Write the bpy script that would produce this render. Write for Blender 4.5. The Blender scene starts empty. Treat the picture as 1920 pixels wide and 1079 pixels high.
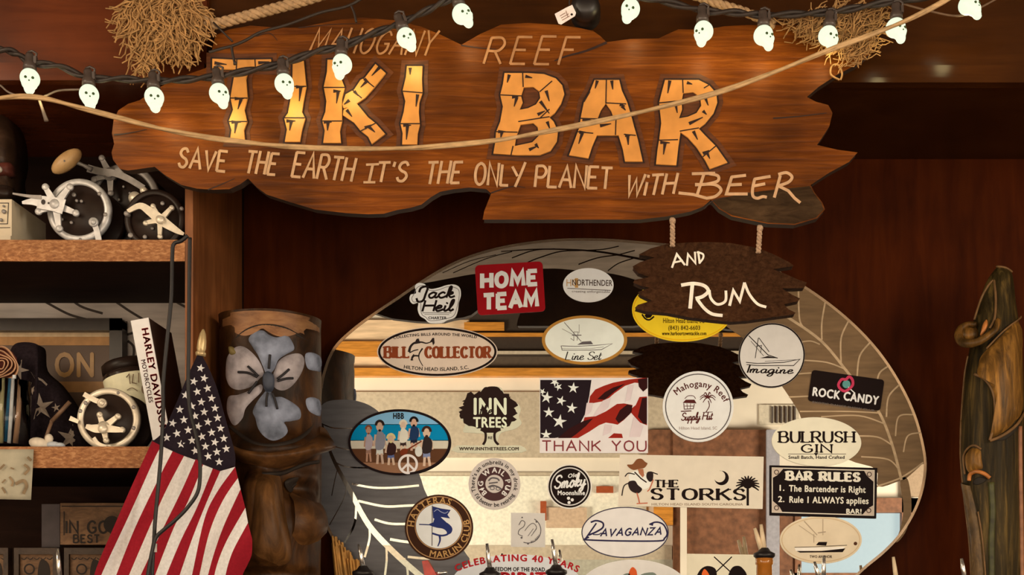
import bpy, math, random
from mathutils import Vector, Matrix
from mathutils.geometry import tessellate_polygon
random.seed(7)
SC = bpy.context.scene
COL = SC.collection

# ---------------------------------------------------------------- camera
D, EX, EY, EZ = 2.4, 1150.0, 1180.0, 1.55      # distance to the back wall, eye column/row, eye height
cam = bpy.data.cameras.new('camera'); co = bpy.data.objects.new('camera', cam); COL.objects.link(co)
co.location = ((EX-960)/1000, -D, EZ); co.rotation_euler = (math.pi/2, 0, 0)
cam.sensor_width = 36; cam.lens = 36*D/1.92
cam.shift_x = (960-EX)/1920; cam.shift_y = (EY-539.5)/1920
cam.clip_start = .05; SC.camera = co

# ---------------------------------------------------------------- world, lights, exposure
w = bpy.data.worlds.new('world'); SC.world = w; w.use_nodes = True
w.node_tree.nodes['Background'].inputs[0].default_value = (.55, .42, .32, 1)
w.node_tree.nodes['Background'].inputs[1].default_value = .05
SC.view_settings.view_transform = 'Standard'; SC.view_settings.look = 'None'
SC.view_settings.exposure = 0.0; SC.view_settings.gamma = 1.0; SC.view_settings.use_curve_mapping = False
def area(name, loc, tgt, sx, sy, energy, col):
    l = bpy.data.lights.new(name, 'AREA'); l.shape = 'RECTANGLE'; l.size = sx; l.size_y = sy; l.energy = energy; l.color = col
    o = bpy.data.objects.new(name, l); COL.objects.link(o); o.location = loc
    o.rotation_euler = (Vector(tgt)-Vector(loc)).to_track_quat('-Z', 'Y').to_euler()
WARM = (1, .80, .58)
area('window_light', (.3, -4.25, 1.15), (.1, 0, 2.0), 3.6, .9, 40, (1, .83, .65))
area('bar_fill_a', (-1.9, -1.9, 2.75), (-.5, 0, 2.1), .7, .7, 16, WARM)  # unseen fill added to brighten the bar wall from the left
area('bar_fill_b', (2.4, -1.8, 2.3), (.95, 0, 1.95), .7, .7, 17, WARM)  # unseen fill added to brighten the wall right of the mirror
area('room_fill_a', (-2.2, -2.9, 1.7), (.2, -4.4, 2.3), .8, .8, 84, (1, .91, .76))  # unseen fill added to light the front wall shown in the mirror
area('room_fill_b', (2.7, -2.9, 1.7), (.4, -4.4, 2.3), .8, .8, 84, (1, .91, .76))  # the same added fill from the other side

# ---------------------------------------------------------------- helpers
def P(px, py, y=0.0):
    s = (D+y)/D
    return Vector((co.location.x+(px-EX)/1000*s, y, EZ+(EY-py)/1000*s))
def S(y): return (D+y)/D/1000
def lin(c): c /= 255; return c/12.92 if c <= .04045 else ((c+.055)/1.055)**2.4
WH = (.73, .62, .50)                                    # what a .8 white gives under the room's light
def C(r, g, b, k=1.0): return tuple(min(.95, lin(v)/w_*.8*k) for v, w_ in zip((r, g, b), WH))
def pp(s): return [tuple(float(v) for v in q.split(',')) for q in s.split()]
_m = {}
def mat(name, col, rough=.6, metal=0, noise=.12, scale=60, bump=0, spec=.4, stretch=(1, 1, 1), trans=0, coat=0, emit=None, es=1, alpha=1, bscale=None):
    if name in _m: return _m[name]
    m = bpy.data.materials.new(name); m.use_nodes = True; t = m.node_tree; n = t.nodes; b = n['Principled BSDF']
    b.inputs['Roughness'].default_value = rough; b.inputs['Metallic'].default_value = metal
    b.inputs['Specular IOR Level'].default_value = spec; b.inputs['Transmission Weight'].default_value = trans
    b.inputs['Coat Weight'].default_value = coat; b.inputs['Alpha'].default_value = alpha
    tc = n.new('ShaderNodeTexCoord'); mp = n.new('ShaderNodeMapping'); mp.inputs['Scale'].default_value = stretch
    t.links.new(tc.outputs['Object'], mp.inputs[0])
    nz = n.new('ShaderNodeTexNoise'); nz.inputs['Scale'].default_value = scale; nz.inputs['Detail'].default_value = 4
    t.links.new(mp.outputs[0], nz.inputs['Vector'])
    cr = n.new('ShaderNodeValToRGB')
    cr.color_ramp.elements[0].position = .3; cr.color_ramp.elements[1].position = .7
    cr.color_ramp.elements[0].color = tuple(c*(1-noise) for c in col)+(1,)
    cr.color_ramp.elements[1].color = tuple(min(1, c*(1+noise)) for c in col)+(1,)
    t.links.new(nz.outputs['Fac'], cr.inputs[0]); t.links.new(cr.outputs[0], b.inputs['Base Color'])
    if bump:
        bp = n.new('ShaderNodeBump'); bp.inputs['Strength'].default_value = bump; bp.inputs['Distance'].default_value = .004
        if bscale:
            n2 = n.new('ShaderNodeTexNoise'); n2.inputs['Scale'].default_value = bscale; n2.inputs['Detail'].default_value = 5
            t.links.new(mp.outputs[0], n2.inputs['Vector']); t.links.new(n2.outputs['Fac'], bp.inputs['Height'])
        else: t.links.new(nz.outputs['Fac'], bp.inputs['Height'])
        t.links.new(bp.outputs[0], b.inputs['Normal'])
    if emit:
        b.inputs['Emission Color'].default_value = emit+(1,); b.inputs['Emission Strength'].default_value = es
    _m[name] = m; return m
def wood(name, dark, mid, light, stretch=(1.2, 8, 14), scale=6, rough=.45, bump=.3, spec=.4, patch=.5, coat=0, lo=.3, hi=.72):
    """grained wood: stretched noise for the grain, a second slow noise for stains"""
    if name in _m: return _m[name]
    m = bpy.data.materials.new(name); m.use_nodes = True; t = m.node_tree; n = t.nodes; b = n['Principled BSDF']
    b.inputs['Roughness'].default_value = rough; b.inputs['Specular IOR Level'].default_value = spec; b.inputs['Coat Weight'].default_value = coat
    tc = n.new('ShaderNodeTexCoord'); mp = n.new('ShaderNodeMapping'); mp.inputs['Scale'].default_value = stretch
    t.links.new(tc.outputs['Object'], mp.inputs[0])
    g = n.new('ShaderNodeTexNoise'); g.inputs['Scale'].default_value = scale; g.inputs['Detail'].default_value = 8; g.inputs['Roughness'].default_value = .62; g.inputs['Distortion'].default_value = .6
    t.links.new(mp.outputs[0], g.inputs['Vector'])
    cr = n.new('ShaderNodeValToRGB'); e = cr.color_ramp.elements
    e[0].position = lo; e[0].color = dark+(1,); e[1].position = hi; e[1].color = light+(1,); x = e.new(.5); x.color = mid+(1,)
    t.links.new(g.outputs['Fac'], cr.inputs[0])
    s = n.new('ShaderNodeTexNoise'); s.inputs['Scale'].default_value = 5; s.inputs['Detail'].default_value = 3
    t.links.new(tc.outputs['Object'], s.inputs['Vector'])
    mx = n.new('ShaderNodeMix'); mx.data_type = 'RGBA'; mx.blend_type = 'MULTIPLY'
    r2 = n.new('ShaderNodeValToRGB'); r2.color_ramp.elements[0].position = .35; r2.color_ramp.elements[1].position = .62
    r2.color_ramp.elements[0].color = (1-patch,)*3+(1,); r2.color_ramp.elements[1].color = (1, 1, 1, 1)
    t.links.new(s.outputs['Fac'], r2.inputs[0]); mx.inputs[0].default_value = 1
    t.links.new(cr.outputs[0], mx.inputs[6]); t.links.new(r2.outputs[0], mx.inputs[7]); t.links.new(mx.outputs[2], b.inputs['Base Color'])
    if bump:
        bp = n.new('ShaderNodeBump'); bp.inputs['Strength'].default_value = bump; bp.inputs['Distance'].default_value = .004
        t.links.new(g.outputs['Fac'], bp.inputs['Height']); t.links.new(bp.outputs[0], b.inputs['Normal'])
    _m[name] = m; return m
def ink(r, g, b, rough=.5): return mat('print_%d_%d_%d' % (r, g, b), C(r, g, b), rough, noise=.04, scale=40, spec=.06)

def cat(pts, n=6, closed=False):
    """Catmull-Rom through points of any dimension"""
    pts = [Vector(tuple(p)+(0,)*(3-len(p))) if len(p) < 3 else Vector(p) for p in pts]; N = len(pts)
    if N < 3: return pts
    out = []
    for i in range(N if closed else N-1):
        g = (lambda k: pts[k % N]) if closed else (lambda k: pts[max(0, min(N-1, k))])
        p0, p1, p2, p3 = g(i-1), g(i), g(i+1), g(i+2)
        for k in range(n):
            t = k/n
            out.append(.5*((2*p1)+(p2-p0)*t+(2*p0-5*p1+4*p2-p3)*t*t+(3*p1-p0-3*p2+p3)*t**3))
    if not closed: out.append(pts[-1])
    return out
def c2(pts, n=6, closed=False): return [(q.x, q.y) for q in cat(pts, n, closed)]
def ell(cx, cy, rx, ry=None, n=48, rot=0, a0=0, a1=360):
    ry = rx if ry is None else ry; R = math.radians(rot); o = []
    full = abs(a1-a0) >= 360
    for i in range(n if full else n+1):
        a = math.radians(a0+(a1-a0)*i/n); x, y = rx*math.cos(a), ry*math.sin(a)
        o.append((cx+x*math.cos(R)-y*math.sin(R), cy+x*math.sin(R)+y*math.cos(R)))
    return o
def rot2(pts, cx, cy, deg):
    a = math.radians(deg); return [(cx+(x-cx)*math.cos(a)-(y-cy)*math.sin(a), cy+(x-cx)*math.sin(a)+(y-cy)*math.cos(a)) for x, y in pts]
def rrect(x0, y0, x1, y1, r, n=5, deg=0):
    o = []
    for cx, cy, a in ((x1-r, y0+r, -90), (x1-r, y1-r, 0), (x0+r, y1-r, 90), (x0+r, y0+r, 180)):
        o += [(cx+r*math.cos(math.radians(a+90*i/n)), cy+r*math.sin(math.radians(a+90*i/n))) for i in range(n+1)]
    return rot2(o, (x0+x1)/2, (y0+y1)/2, deg) if deg else o
def star(cx, cy, r, rot=0, k=.40):
    return [(cx+(r if i % 2 == 0 else r*k)*math.sin(math.radians(rot+36*i)), cy-(r if i % 2 == 0 else r*k)*math.cos(math.radians(rot+36*i))) for i in range(10)]

class MB:
    def __init__(s): s.v = []; s.f = []; s.m = []; s.sm = []; s.cur = 0; s.k = 0
    def use(s, k): s.cur = k; return s
    def add(s, vs, fs, smooth=False):
        o = len(s.v); s.v += [Vector(v) for v in vs]
        for f in fs: s.f.append(tuple(i+o for i in f)); s.m.append(s.cur); s.sm.append(smooth)
    # flat plate in the picture plane at depth y (front), thickness t behind it
    def flat(s, pts, y, holes=(), t=0, mp=None, side=None):
        mp = mp or (lambda a, b, yy: P(a, b, yy))
        s.k += 1; y -= 2e-5*(s.k % 8); loops = [list(pts)]+[list(h) for h in holes]
        loops = [[p for i, p in enumerate(l) if math.dist(p, l[i-1]) > 1e-4] for l in loops]
        tri = tessellate_polygon([[Vector((x, -z, 0)) for x, z in l] for l in loops])
        al = [p for l in loops for p in l]
        F = []
        for a, b, c in tri:
            (x1, y1), (x2, y2), (x3, y3) = al[a], al[b], al[c]
            k = (x2-x1)*(y3-y1)-(x3-x1)*(y2-y1)
            if abs(k) < 1e-9: continue
            F.append((a, b, c) if k < 0 else (a, c, b))
        s.add([mp(x, z, y) for x, z in al], F)
        if t:
            keep = s.cur; s.cur = keep if side is None else side
            for l in loops:
                n = len(l); V = [mp(x, z, y) for x, z in l]+[mp(x, z, y) for x, z in l]
                for i in range(n): V[n+i] = V[n+i]+Vector((0, t, 0))
                s.add(V, [(i, (i+1) % n, n+(i+1) % n, n+i) for i in range(n)])
            s.add([mp(x, z, y)+Vector((0, t, 0)) for x, z in al], [tuple(reversed(f)) for f in F]); s.cur = keep
        return s
    def ribbon(s, pts, wd, y, closed=False, nib=None, t=0, mp=None, taper=None, cap=True):
        """stroke of width wd px; nib=(thin factor) makes uprights thick and levels thin"""
        mp = mp or (lambda a, b, yy: P(a, b, yy))
        q = [Vector(p[:2]) for p in pts]; q = [p for i, p in enumerate(q) if i == 0 or (p-q[i-1]).length > 1e-3]
        if closed and (q[0]-q[-1]).length < 1e-3: q.pop()
        n = len(q); s.k += 1; y -= 2e-5*(s.k % 8)
        if n < 2: return s
        L, R = [], []
        for i in range(n):
            a = q[(i-1) % n] if (closed or i > 0) else None
            b = q[(i+1) % n] if (closed or i < n-1) else None
            d1 = (q[i]-a).normalized() if a is not None else (b-q[i]).normalized()
            d2 = (b-q[i]).normalized() if b is not None else d1
            tg = d1+d2
            tg = tg.normalized() if tg.length > 1e-3 else d1
            nm = Vector((-tg.y, tg.x)); k = 1/max(.45, nm.dot(Vector((-d1.y, d1.x))))
            ww = wd
            if nib is not None: ww = wd*(nib+(1-nib)*abs(tg.y)**1.2)
            if taper: ww *= taper(i/(n-1))
            c = q[i]
            if cap and not closed and i == 0: c = c-d1*ww*.15
            if cap and not closed and i == n-1: c = c+d1*ww*.15
            L.append(c+nm*ww*k/2); R.append(c-nm*ww*k/2)
        g = min(4e-6, 1e-4/n); V = [mp(p.x, p.y, y-g*i) for i, p in enumerate(L)]+[mp(p.x, p.y, y-g*i) for i, p in enumerate(R)]
        F = [(i, (i+1) % n, n+(i+1) % n, n+i) for i in range(n if closed else n-1)]
        # picture y points down, so this order faces the camera
        s.add(V, F)
        if t:
            W = [v+Vector((0, t, 0)) for v in V]
            s.add(V+W, [(i, i+2*n, (i+1) % n+2*n, (i+1) % n) for i in range(n if closed else n-1)] +
                  [(n+i, n+(i+1) % n, 3*n+(i+1) % n, 3*n+i) for i in range(n if closed else n-1)])
        return s
    def tube(s, pts, r, n=8, cap=True):
        q = [Vector(p) for p in pts]; N = len(q); r = r if hasattr(r, '__len__') else [r]*N
        up = Vector((0, 0, 1)); V = []; nrm = None
        for i in range(N):
            tg = (q[min(N-1, i+1)]-q[max(0, i-1)]).normalized()
            if nrm is None:
                nrm = up.cross(tg); nrm = Vector((1, 0, 0)).cross(tg) if nrm.length < .05 else nrm
            nrm = (nrm-tg*nrm.dot(tg)).normalized(); bn = tg.cross(nrm)
            V += [q[i]+(nrm*math.cos(2*math.pi*k/n)+bn*math.sin(2*math.pi*k/n))*r[i] for k in range(n)]
        F = [(i*n+k, i*n+(k+1) % n, (i+1)*n+(k+1) % n, (i+1)*n+k) for i in range(N-1) for k in range(n)]
        if cap: F += [tuple(reversed(range(n))), tuple(range((N-1)*n, N*n))]
        s.add(V, F, True); return s
    def lathe(s, o, prof, axis='z', n=32, smooth=True):
        """prof: (radius, along) about a point o, axis z or y"""
        o = Vector(o); V = []
        for r, h in prof:
            for k in range(n):
                a = 2*math.pi*k/n
                V.append(o+(Vector((r*math.cos(a), r*math.sin(a), h)) if axis == 'z' else Vector((r*math.cos(a), h, -r*math.sin(a)))))
        F = [(i*n+k, i*n+(k+1) % n, (i+1)*n+(k+1) % n, (i+1)*n+k) for i in range(len(prof)-1) for k in range(n)]
        s.add(V, F, smooth); return s
    def box(s, a, b, M=None):
        x0, y0, z0 = a; x1, y1, z1 = b
        V = [Vector(v) for v in ((x0, y0, z0), (x1, y0, z0), (x1, y1, z0), (x0, y1, z0), (x0, y0, z1), (x1, y0, z1), (x1, y1, z1), (x0, y1, z1))]
        if M: V = [M @ v for v in V]
        s.add(V, [(3, 2, 1, 0), (4, 5, 6, 7), (0, 1, 5, 4), (1, 2, 6, 5), (2, 3, 7, 6), (3, 0, 4, 7)]); return s
    def pxbox(s, x0, y0, x1, y1, yf, yb):
        a, b = P(x0, y1, yf), P(x1, y0, yf); return s.box((a.x, yf, a.z), (b.x, yb, b.z))
    def ball(s, c, r, n=16, M=None):
        r = r if hasattr(r, '__len__') else (r, r, r); c = Vector(c); V = []; F = []; h = n//2
        for i in range(h+1):
            for k in range(n):
                a, b = math.pi*i/h, 2*math.pi*k/n
                d = Vector((r[0]*math.sin(a)*math.cos(b), r[1]*math.sin(a)*math.sin(b), r[2]*math.cos(a)))
                V.append(c+(M @ d if M else d))
        for i in range(h):
            for k in range(n): F.append((i*n+k, (i+1)*n+k, (i+1)*n+(k+1) % n, i*n+(k+1) % n))
        s.add(V, F, True); return s
    def pillow(s, out, y, depth, rings=6, back=True, ctr=None, folds=None):
        """an outline swollen towards the room by depth"""
        n = len(out); cx, cy = ctr or (sum(p[0] for p in out)/n, sum(p[1] for p in out)/n); V = []
        for j in range(rings+1):
            t = 1-j/rings; d = depth*math.sqrt(max(0, 1-t*t))
            for x, z in out:
                a, b = cx+(x-cx)*t, cy+(z-cy)*t
                V.append(P(a, b, y-d+(folds(a, b)*(1-t**6) if folds else 0)))
        F = [(j*n+(i+1) % n, j*n+i, (j+1)*n+i, (j+1)*n+(i+1) % n) for j in range(rings) for i in range(n)]
        s.add(V, F, True)
        if back:
            B = [P(x, z, y) for x, z in out]; B2 = [v+Vector((0, depth*.6, 0)) for v in B]
            s.add(B+B2, [(i, (i+1) % n, n+(i+1) % n, n+i) for i in range(n)]+[tuple(range(n, 2*n))], True)
        return s
    def build(s, name, mats, parent=None, origin=None):
        me = bpy.data.meshes.new(name)
        if origin is None:
            lo = [min(v[i] for v in s.v) for i in range(3)]; hi = [max(v[i] for v in s.v) for i in range(3)]
            origin = Vector([(a+b)/2 for a, b in zip(lo, hi)])
        origin = Vector(origin)
        me.from_pydata([v-origin for v in s.v], [], s.f)
        for m in (mats if isinstance(mats, (list, tuple)) else [mats]): me.materials.append(m)
        me.polygons.foreach_set('material_index', s.m); me.polygons.foreach_set('use_smooth', s.sm); me.update()
        o = bpy.data.objects.new(name, me); COL.objects.link(o)
        pw = Vector(parent['_w']) if parent else Vector((0, 0, 0))
        if parent: o.parent = parent
        o.location = origin-pw; o['_w'] = tuple(origin)
        return o
from mathutils.bvhtree import BVHTree
def decal(dst, pts, src, lift=.0012, fan=True):
    """lay an outline on the front of another mesh as seen from the room"""
    bv = BVHTree.FromPolygons(src.v, src.f); e = Vector(co.location); V = []
    c = (sum(p[0] for p in pts)/len(pts), sum(p[1] for p in pts)/len(pts))
    for x, z in [c]+list(pts):
        d = (P(x, z, -.1)-e).normalized(); h = bv.ray_cast(e, d)[0]; V.append((h if h is not None else P(x, z, -.15))-d*lift)
    n = len(pts); dst.add(V, [(0, 1+(i+1) % n, 1+i) for i in range(n)])
def tag(o, label, cat_=None, group=None, kind=None):
    if label: o['label'] = label
    if cat_: o['category'] = cat_
    if group: o['group'] = group
    if kind: o['kind'] = kind
    return o
def thing(name, label, cat_, loc, group=None):
    o = bpy.data.objects.new(name, None); COL.objects.link(o); o.location = loc; o.empty_display_size = .05; o['_w'] = tuple(Vector(loc))
    return tag(o, label, cat_, group)
def struct(name, mb, m): o = mb.build(name, m); o['kind'] = 'structure'; return o

# ---------------------------------------------------------------- lettering
_g = {}
def _mesh(txt, bold):
    cu = bpy.data.curves.new('t', 'FONT'); cu.body = txt; cu.size = 1; cu.offset = bold; cu.resolution_u = 3
    ob = bpy.data.objects.new('t', cu); me = ob.to_mesh()
    v = [(p.co.x, p.co.y) for p in me.vertices]; f = [tuple(p.vertices) for p in me.polygons]
    ob.to_mesh_clear(); bpy.data.objects.remove(ob); bpy.data.curves.remove(cu); return v, f
def _w(txt):
    v, _ = _mesh(txt, 0); return max(p[0] for p in v)-min(p[0] for p in v)
CAPH = None
def glyph(ch, bold):
    """letter faces in units of capital height; bold thickens by overlaying shifted copies"""
    global CAPH
    if CAPH is None: CAPH = max(p[1] for p in _mesh('H', 0)[0])
    k = (ch, bold)
    if k not in _g:
        adv = (_w('H'+ch+'H')-_w('HH'))/CAPH+bold*1.2
        v, f = _mesh(ch, 0) if ch != ' ' else ([], [])
        V, F = [], []
        for dx, dy in (((0, 0),) if bold <= 0 else ((-bold, 0), (bold, 0), (0, bold*.7), (0, -bold*.7))):
            o = len(V); V += [(p/CAPH+dx+bold*.6, q/CAPH*(1-.6*bold)+dy+.3*bold) for p, q in v]; F += [tuple(i+o for i in t) for t in f]
        _g[k] = (V, F, adv)
    return _g[k]
def text(mb, txt, x, base, h, y, bold=0.0, xs=1.0, deg=0, align='c', shear=0, sp=0, fit=None, mp=None, arc=None):
    """built-in letters; h = capital height in px; arc=(cx,cy,rx,ry,middle angle deg (0 right, 90 top),inside)"""
    mp = mp or (lambda a, b, yy: P(a, b, yy))
    gl = [glyph(c, bold) for c in txt]; W = sum(g[2]+sp for g in gl)-sp
    def put(V, fs):                                     # each face a hair apart, since bold outlines overlap
        for i, f in enumerate(fs): mb.add([mp(*V[k], y-4e-6*(i % 40)) for k in f], [tuple(range(len(f)))])
    if fit: xs = fit/(W*h)
    if arc:
        cx, cy, rx, ry, mid, low = arc; sg = 1 if low else -1
        pt = lambda a: (cx+rx*math.cos(a), cy-ry*math.sin(a)); spd = lambda a: math.hypot(rx*math.sin(a), ry*math.cos(a))
        a = math.radians(mid); L = W*h*xs/2
        for _ in range(40): a -= sg*(L/40)/spd(a)
        for g in gl:
            half = (g[2]+sp)*h*xs/2; am = a+sg*half/spd(a); px, py = pt(am)
            tx, ty = -rx*math.sin(am)*sg, -ry*math.cos(am)*sg; q = math.hypot(tx, ty); tx, ty = tx/q, ty/q
            ux, uy = ty, -tx
            V = []
            for gx, gy in g[0]:
                lx = (gx-g[2]/2)*h*xs; ly = gy*h; V.append((px+tx*lx+ux*ly, py+ty*lx+uy*ly))
            put(V, g[1]); a += sg*2*half/spd(am)
        return
    c, s_ = math.cos(math.radians(deg)), math.sin(math.radians(deg))
    ox = {'c': -W/2, 'l': 0, 'r': -W}[align]
    for g in gl:
        put([(x+(ox+gx+shear*gy)*h*xs*c+gy*h*s_, base+(ox+gx+shear*gy)*h*xs*s_-gy*h*c) for gx, gy in g[0]], g[1])
        ox += g[2]+sp
CAPS = {'A': (.8, '0,0 .4,1 .8,0;.14,.36 .66,.36'), 'B': (.7, '0,0 0,1;~0,1 .45,1 .6,.78 .45,.54 0,.53;~0,.53 .5,.53 .7,.27 .5,0 0,0'),
 'C': (.72, '~.7,.8 .55,.97 .3,.95 .05,.68 .05,.3 .3,.03 .55,.03 .72,.2'), 'D': (.72, '0,0 0,1;~0,1 .4,.97 .7,.65 .7,.35 .4,.03 0,0'),
 'E': (.62, '0,0 0,1;0,1 .6,1;0,.52 .48,.52;0,0 .62,0'), 'F': (.6, '0,0 0,1;0,1 .6,1;0,.54 .46,.54'),
 'G': (.75, '~.7,.82 .52,.98 .28,.95 .05,.68 .05,.3 .3,.03 .55,.04 .72,.2 .72,.43;.45,.45 .76,.45'), 'H': (.7, '0,0 0,1;.7,0 .7,1;0,.52 .7,.52'),
 'I': (.05, '.02,0 .02,1'), 'J': (.5, '~.45,1 .45,.3 .3,0 .05,.1'), 'K': (.7, '0,0 0,1;.66,1 0,.42;.2,.6 .7,0'), 'L': (.58, '0,1 0,0;0,0 .58,0'),
 'M': (.9, '0,0 .08,1 .45,.25 .82,1 .9,0'), 'N': (.72, '0,0 0,1 .72,0 .72,1'), 'O': (.8, '~.4,1 .12,.85 .02,.5 .12,.15 .4,0 .68,.15 .78,.5 .68,.85 .4,1'),
 'P': (.66, '0,0 0,1;~0,1 .45,1 .66,.75 .45,.47 0,.47'), 'R': (.72, '0,0 0,1;~0,1 .45,1 .64,.76 .45,.5 0,.5;.3,.5 .72,0'),
 'S': (.62, '~.58,.82 .42,.99 .15,.95 .04,.74 .2,.56 .48,.44 .6,.24 .42,.02 .15,.04 .02,.2'), 'T': (.7, '0,1 .7,1;.35,1 .35,0'),
 'U': (.7, '~0,1 0,.3 .15,.03 .35,0 .55,.03 .7,.3 .7,1'), 'V': (.75, '0,1 .37,0 .75,1'), 'W': (1., '0,1 .25,0 .5,.8 .75,0 1,1'),
 'Y': (.7, '0,1 .35,.5 .7,1;.35,.5 .35,0'), 'X': (.7, '0,0 .7,1;0,1 .7,0'), 'Z': (.65, '0,1 .65,1 0,0 .65,0'), "'": (.06, '.03,1 .0,.78'), 'i': (.05, '.02,0 .02,.6;.02,.85 .02,.95')}
def strokes(d):
    for s in d.split(';'):
        yield (c2(pp(s[1:]), 6) if s[0] == '~' else pp(s)), s[0] == '~'
def word(mb, txt, x0, x1, b0, b1, h, y, wd, slant=.0, gap=.26, nib=None, serif=0, mp=None, t=0, jit=0, font=CAPS, sw=None):
    """stroke letters fitted between x0 and x1 on a baseline b0->b1"""
    gl = [font[c] if c != ' ' else (.35, '') for c in txt]
    W = sum(g[0] for g in gl)+gap*(len(gl)-1); k = (x1-x0-slant*h)/W; cx = 0; rnd = random.Random(txt)
    for wg, d in gl:
        j = rnd.uniform(-jit, jit)
        def T(a, b):
            X = cx+a; return (x0+X*k+slant*h*b, b0+(b1-b0)*X/W-h*b*(1+j))
        if d:
            for pts, curved in strokes(d):
                mb.ribbon([T(*p) for p in pts], wd, y, nib=nib, mp=mp, t=t)
                if serif and not curved:
                    for e, o in ((pts[0], pts[1]), (pts[-1], pts[-2])):
                        if e[1] in (0, 1) and abs(e[1]-o[1]) > .3:
                            c = T(*e); th = h*.08; sg = -1 if e[1] == 0 else 1
                            mb.ribbon([(c[0]-serif, c[1]+sg*th/2), (c[0]+serif, c[1]+sg*th/2)], th*1.3, y, mp=mp)
                        elif e[1] in (0, 1, .52, .54) and abs(e[1]-o[1]) < .01 and abs(e[0]) > .3:
                            c = T(*e); hh = h*.12; sg = 1 if e[1] == 1 else (-1 if e[1] == 0 else 0)
                            mb.ribbon([(c[0], c[1]-(hh if sg <= 0 else 0)), (c[0], c[1]+(hh if sg >= 0 else 0))], wd*.5, y, mp=mp)
        cx += wg+gap
CURS = dict(CAPS); CURS.update({
 'a': (.5, '~.42,.42 .25,.5 .05,.3 .1,.05 .25,0 .4,.2 .44,.48;~.44,.48 .4,.1 .5,.02 .6,.14'), 'c': (.42, '~.4,.4 .25,.5 .05,.28 .15,.02 .3,0 .5,.14'),
 'e': (.42, '~.05,.22 .3,.3 .35,.45 .2,.5 .05,.3 .1,.05 .25,0 .5,.14'), 'g': (.5, '~.42,.42 .25,.5 .05,.3 .1,.05 .25,0 .4,.2 .44,.48;~.44,.48 .42,-.2 .25,-.42 .05,-.3 .3,-.05 .6,.14'),
 'h': (.5, '~0,.1 .2,.6 .22,1 .12,.95 .08,.4 .06,0;~.08,.2 .25,.5 .38,.4 .36,.1 .42,0 .58,.14'), 'i': (.24, '~.1,.48 .08,.1 .18,0 .34,.14;.14,.68 .16,.76'),
 'k': (.46, '~0,.1 .2,.6 .22,1 .12,.95 .08,.4 .06,0;~.08,.25 .3,.5 .36,.38 .15,.25;~.15,.25 .3,.02 .52,.12'), 'l': (.24, '~0,.1 .2,.6 .22,1 .1,.9 .08,.2 .18,0 .34,.14'),
 'm': (.78, '~.05,.45 .08,0;~.07,.2 .2,.48 .32,.4 .3,0;~.31,.2 .45,.48 .58,.4 .56,.1 .64,0 .82,.14'), 'n': (.52, '~.05,.45 .08,0;~.07,.2 .22,.48 .36,.4 .34,.1 .42,0 .58,.14'),
 'o': (.46, '~.25,.5 .05,.3 .1,.04 .26,0 .4,.22 .32,.46 .25,.5 .5,.4'), 'p': (.5, '~.08,.5 .06,0 .02,-.45;~.07,.3 .25,.5 .4,.32 .3,.04 .12,.04;~.3,.04 .4,.02 .56,.14'),
 'r': (.34, '~.02,.1 .1,.5 .14,.42 .28,.42 .24,.1 .3,0 .42,.14'), 's': (.36, '~.02,.1 .2,.5 .3,.2 .2,0 .06,.06;~.2,.0 .3,.04 .42,.14'),
 't': (.28, '~.14,.85 .1,.15 .18,0 .34,.14;.0,.56 .3,.6'), 'u': (.5, '~.05,.48 .04,.12 .16,0 .32,.15 .38,.48;~.38,.48 .36,.1 .44,0 .58,.14'),
 'y': (.5, '~.05,.48 .04,.14 .16,.02 .32,.15 .4,.48;~.4,.48 .36,-.2 .2,-.42 .04,-.3 .3,-.05 .58,.14'), 'f': (.3, '~.0,.1 .2,.6 .24,.95 .14,.95 .1,.4 .06,-.35;.0,.5 .26,.5')})

# ================================================================ the room
XL, XR, YF, ZC = -2.6, 3.0, -4.4, 3.35
maho = wood('mahogany_panel', (.037, .0062, .0006), (.052, .0090, .0009), (.068, .0130, .0014), stretch=(9, 9, 1.0), scale=5, rough=.5, bump=.06, patch=.4, spec=.04)
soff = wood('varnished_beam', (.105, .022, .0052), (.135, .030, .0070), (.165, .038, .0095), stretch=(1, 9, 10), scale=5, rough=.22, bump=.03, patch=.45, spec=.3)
cream = mat('cream_paint', (.78, .70, .56), .8, noise=.05, scale=6)
darkceil = mat('dark_ceiling_boards', (.055, .028, .016), .6, noise=.3, scale=9, stretch=(1, 6, 1))
floor_m = wood('floor_boards', (.10, .05, .025), (.15, .08, .04), (.2, .11, .06), stretch=(8, 1, 1), scale=4)
def B_(name, a, b, m): return struct(name, MB().box(a, b), m)
B_('wall_back', (XL, 0, 0), (XR, .1, ZC), maho)
B_('wall_left', (XL-.1, YF, 0), (XL, .1, ZC), cream)
B_('wall_right', (XR, YF, 0), (XR+.1, .1, ZC), cream)
B_('wall_front', (XL, YF-.1, 0), (XR, YF, ZC), cream)
B_('floor', (XL, YF, -.1), (XR, 0, 0), floor_m)
B_('ceiling', (XL, YF, ZC), (XR, 0, ZC+.1), darkceil)
ZS = P(0, 158, -.33).z
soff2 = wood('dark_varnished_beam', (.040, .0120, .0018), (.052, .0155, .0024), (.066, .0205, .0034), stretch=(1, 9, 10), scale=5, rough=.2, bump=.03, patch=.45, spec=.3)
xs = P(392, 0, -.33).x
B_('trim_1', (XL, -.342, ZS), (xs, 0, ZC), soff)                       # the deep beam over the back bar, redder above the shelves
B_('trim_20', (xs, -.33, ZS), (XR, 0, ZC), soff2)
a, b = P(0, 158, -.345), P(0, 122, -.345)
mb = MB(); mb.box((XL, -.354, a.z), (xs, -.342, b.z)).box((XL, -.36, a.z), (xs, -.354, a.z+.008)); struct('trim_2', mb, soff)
mb = MB(); mb.box((xs, -.345, a.z), (XR, -.33, b.z)).box((xs, -.352, a.z), (XR, -.345, a.z+.008)); struct('trim_21', mb, soff2)
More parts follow.
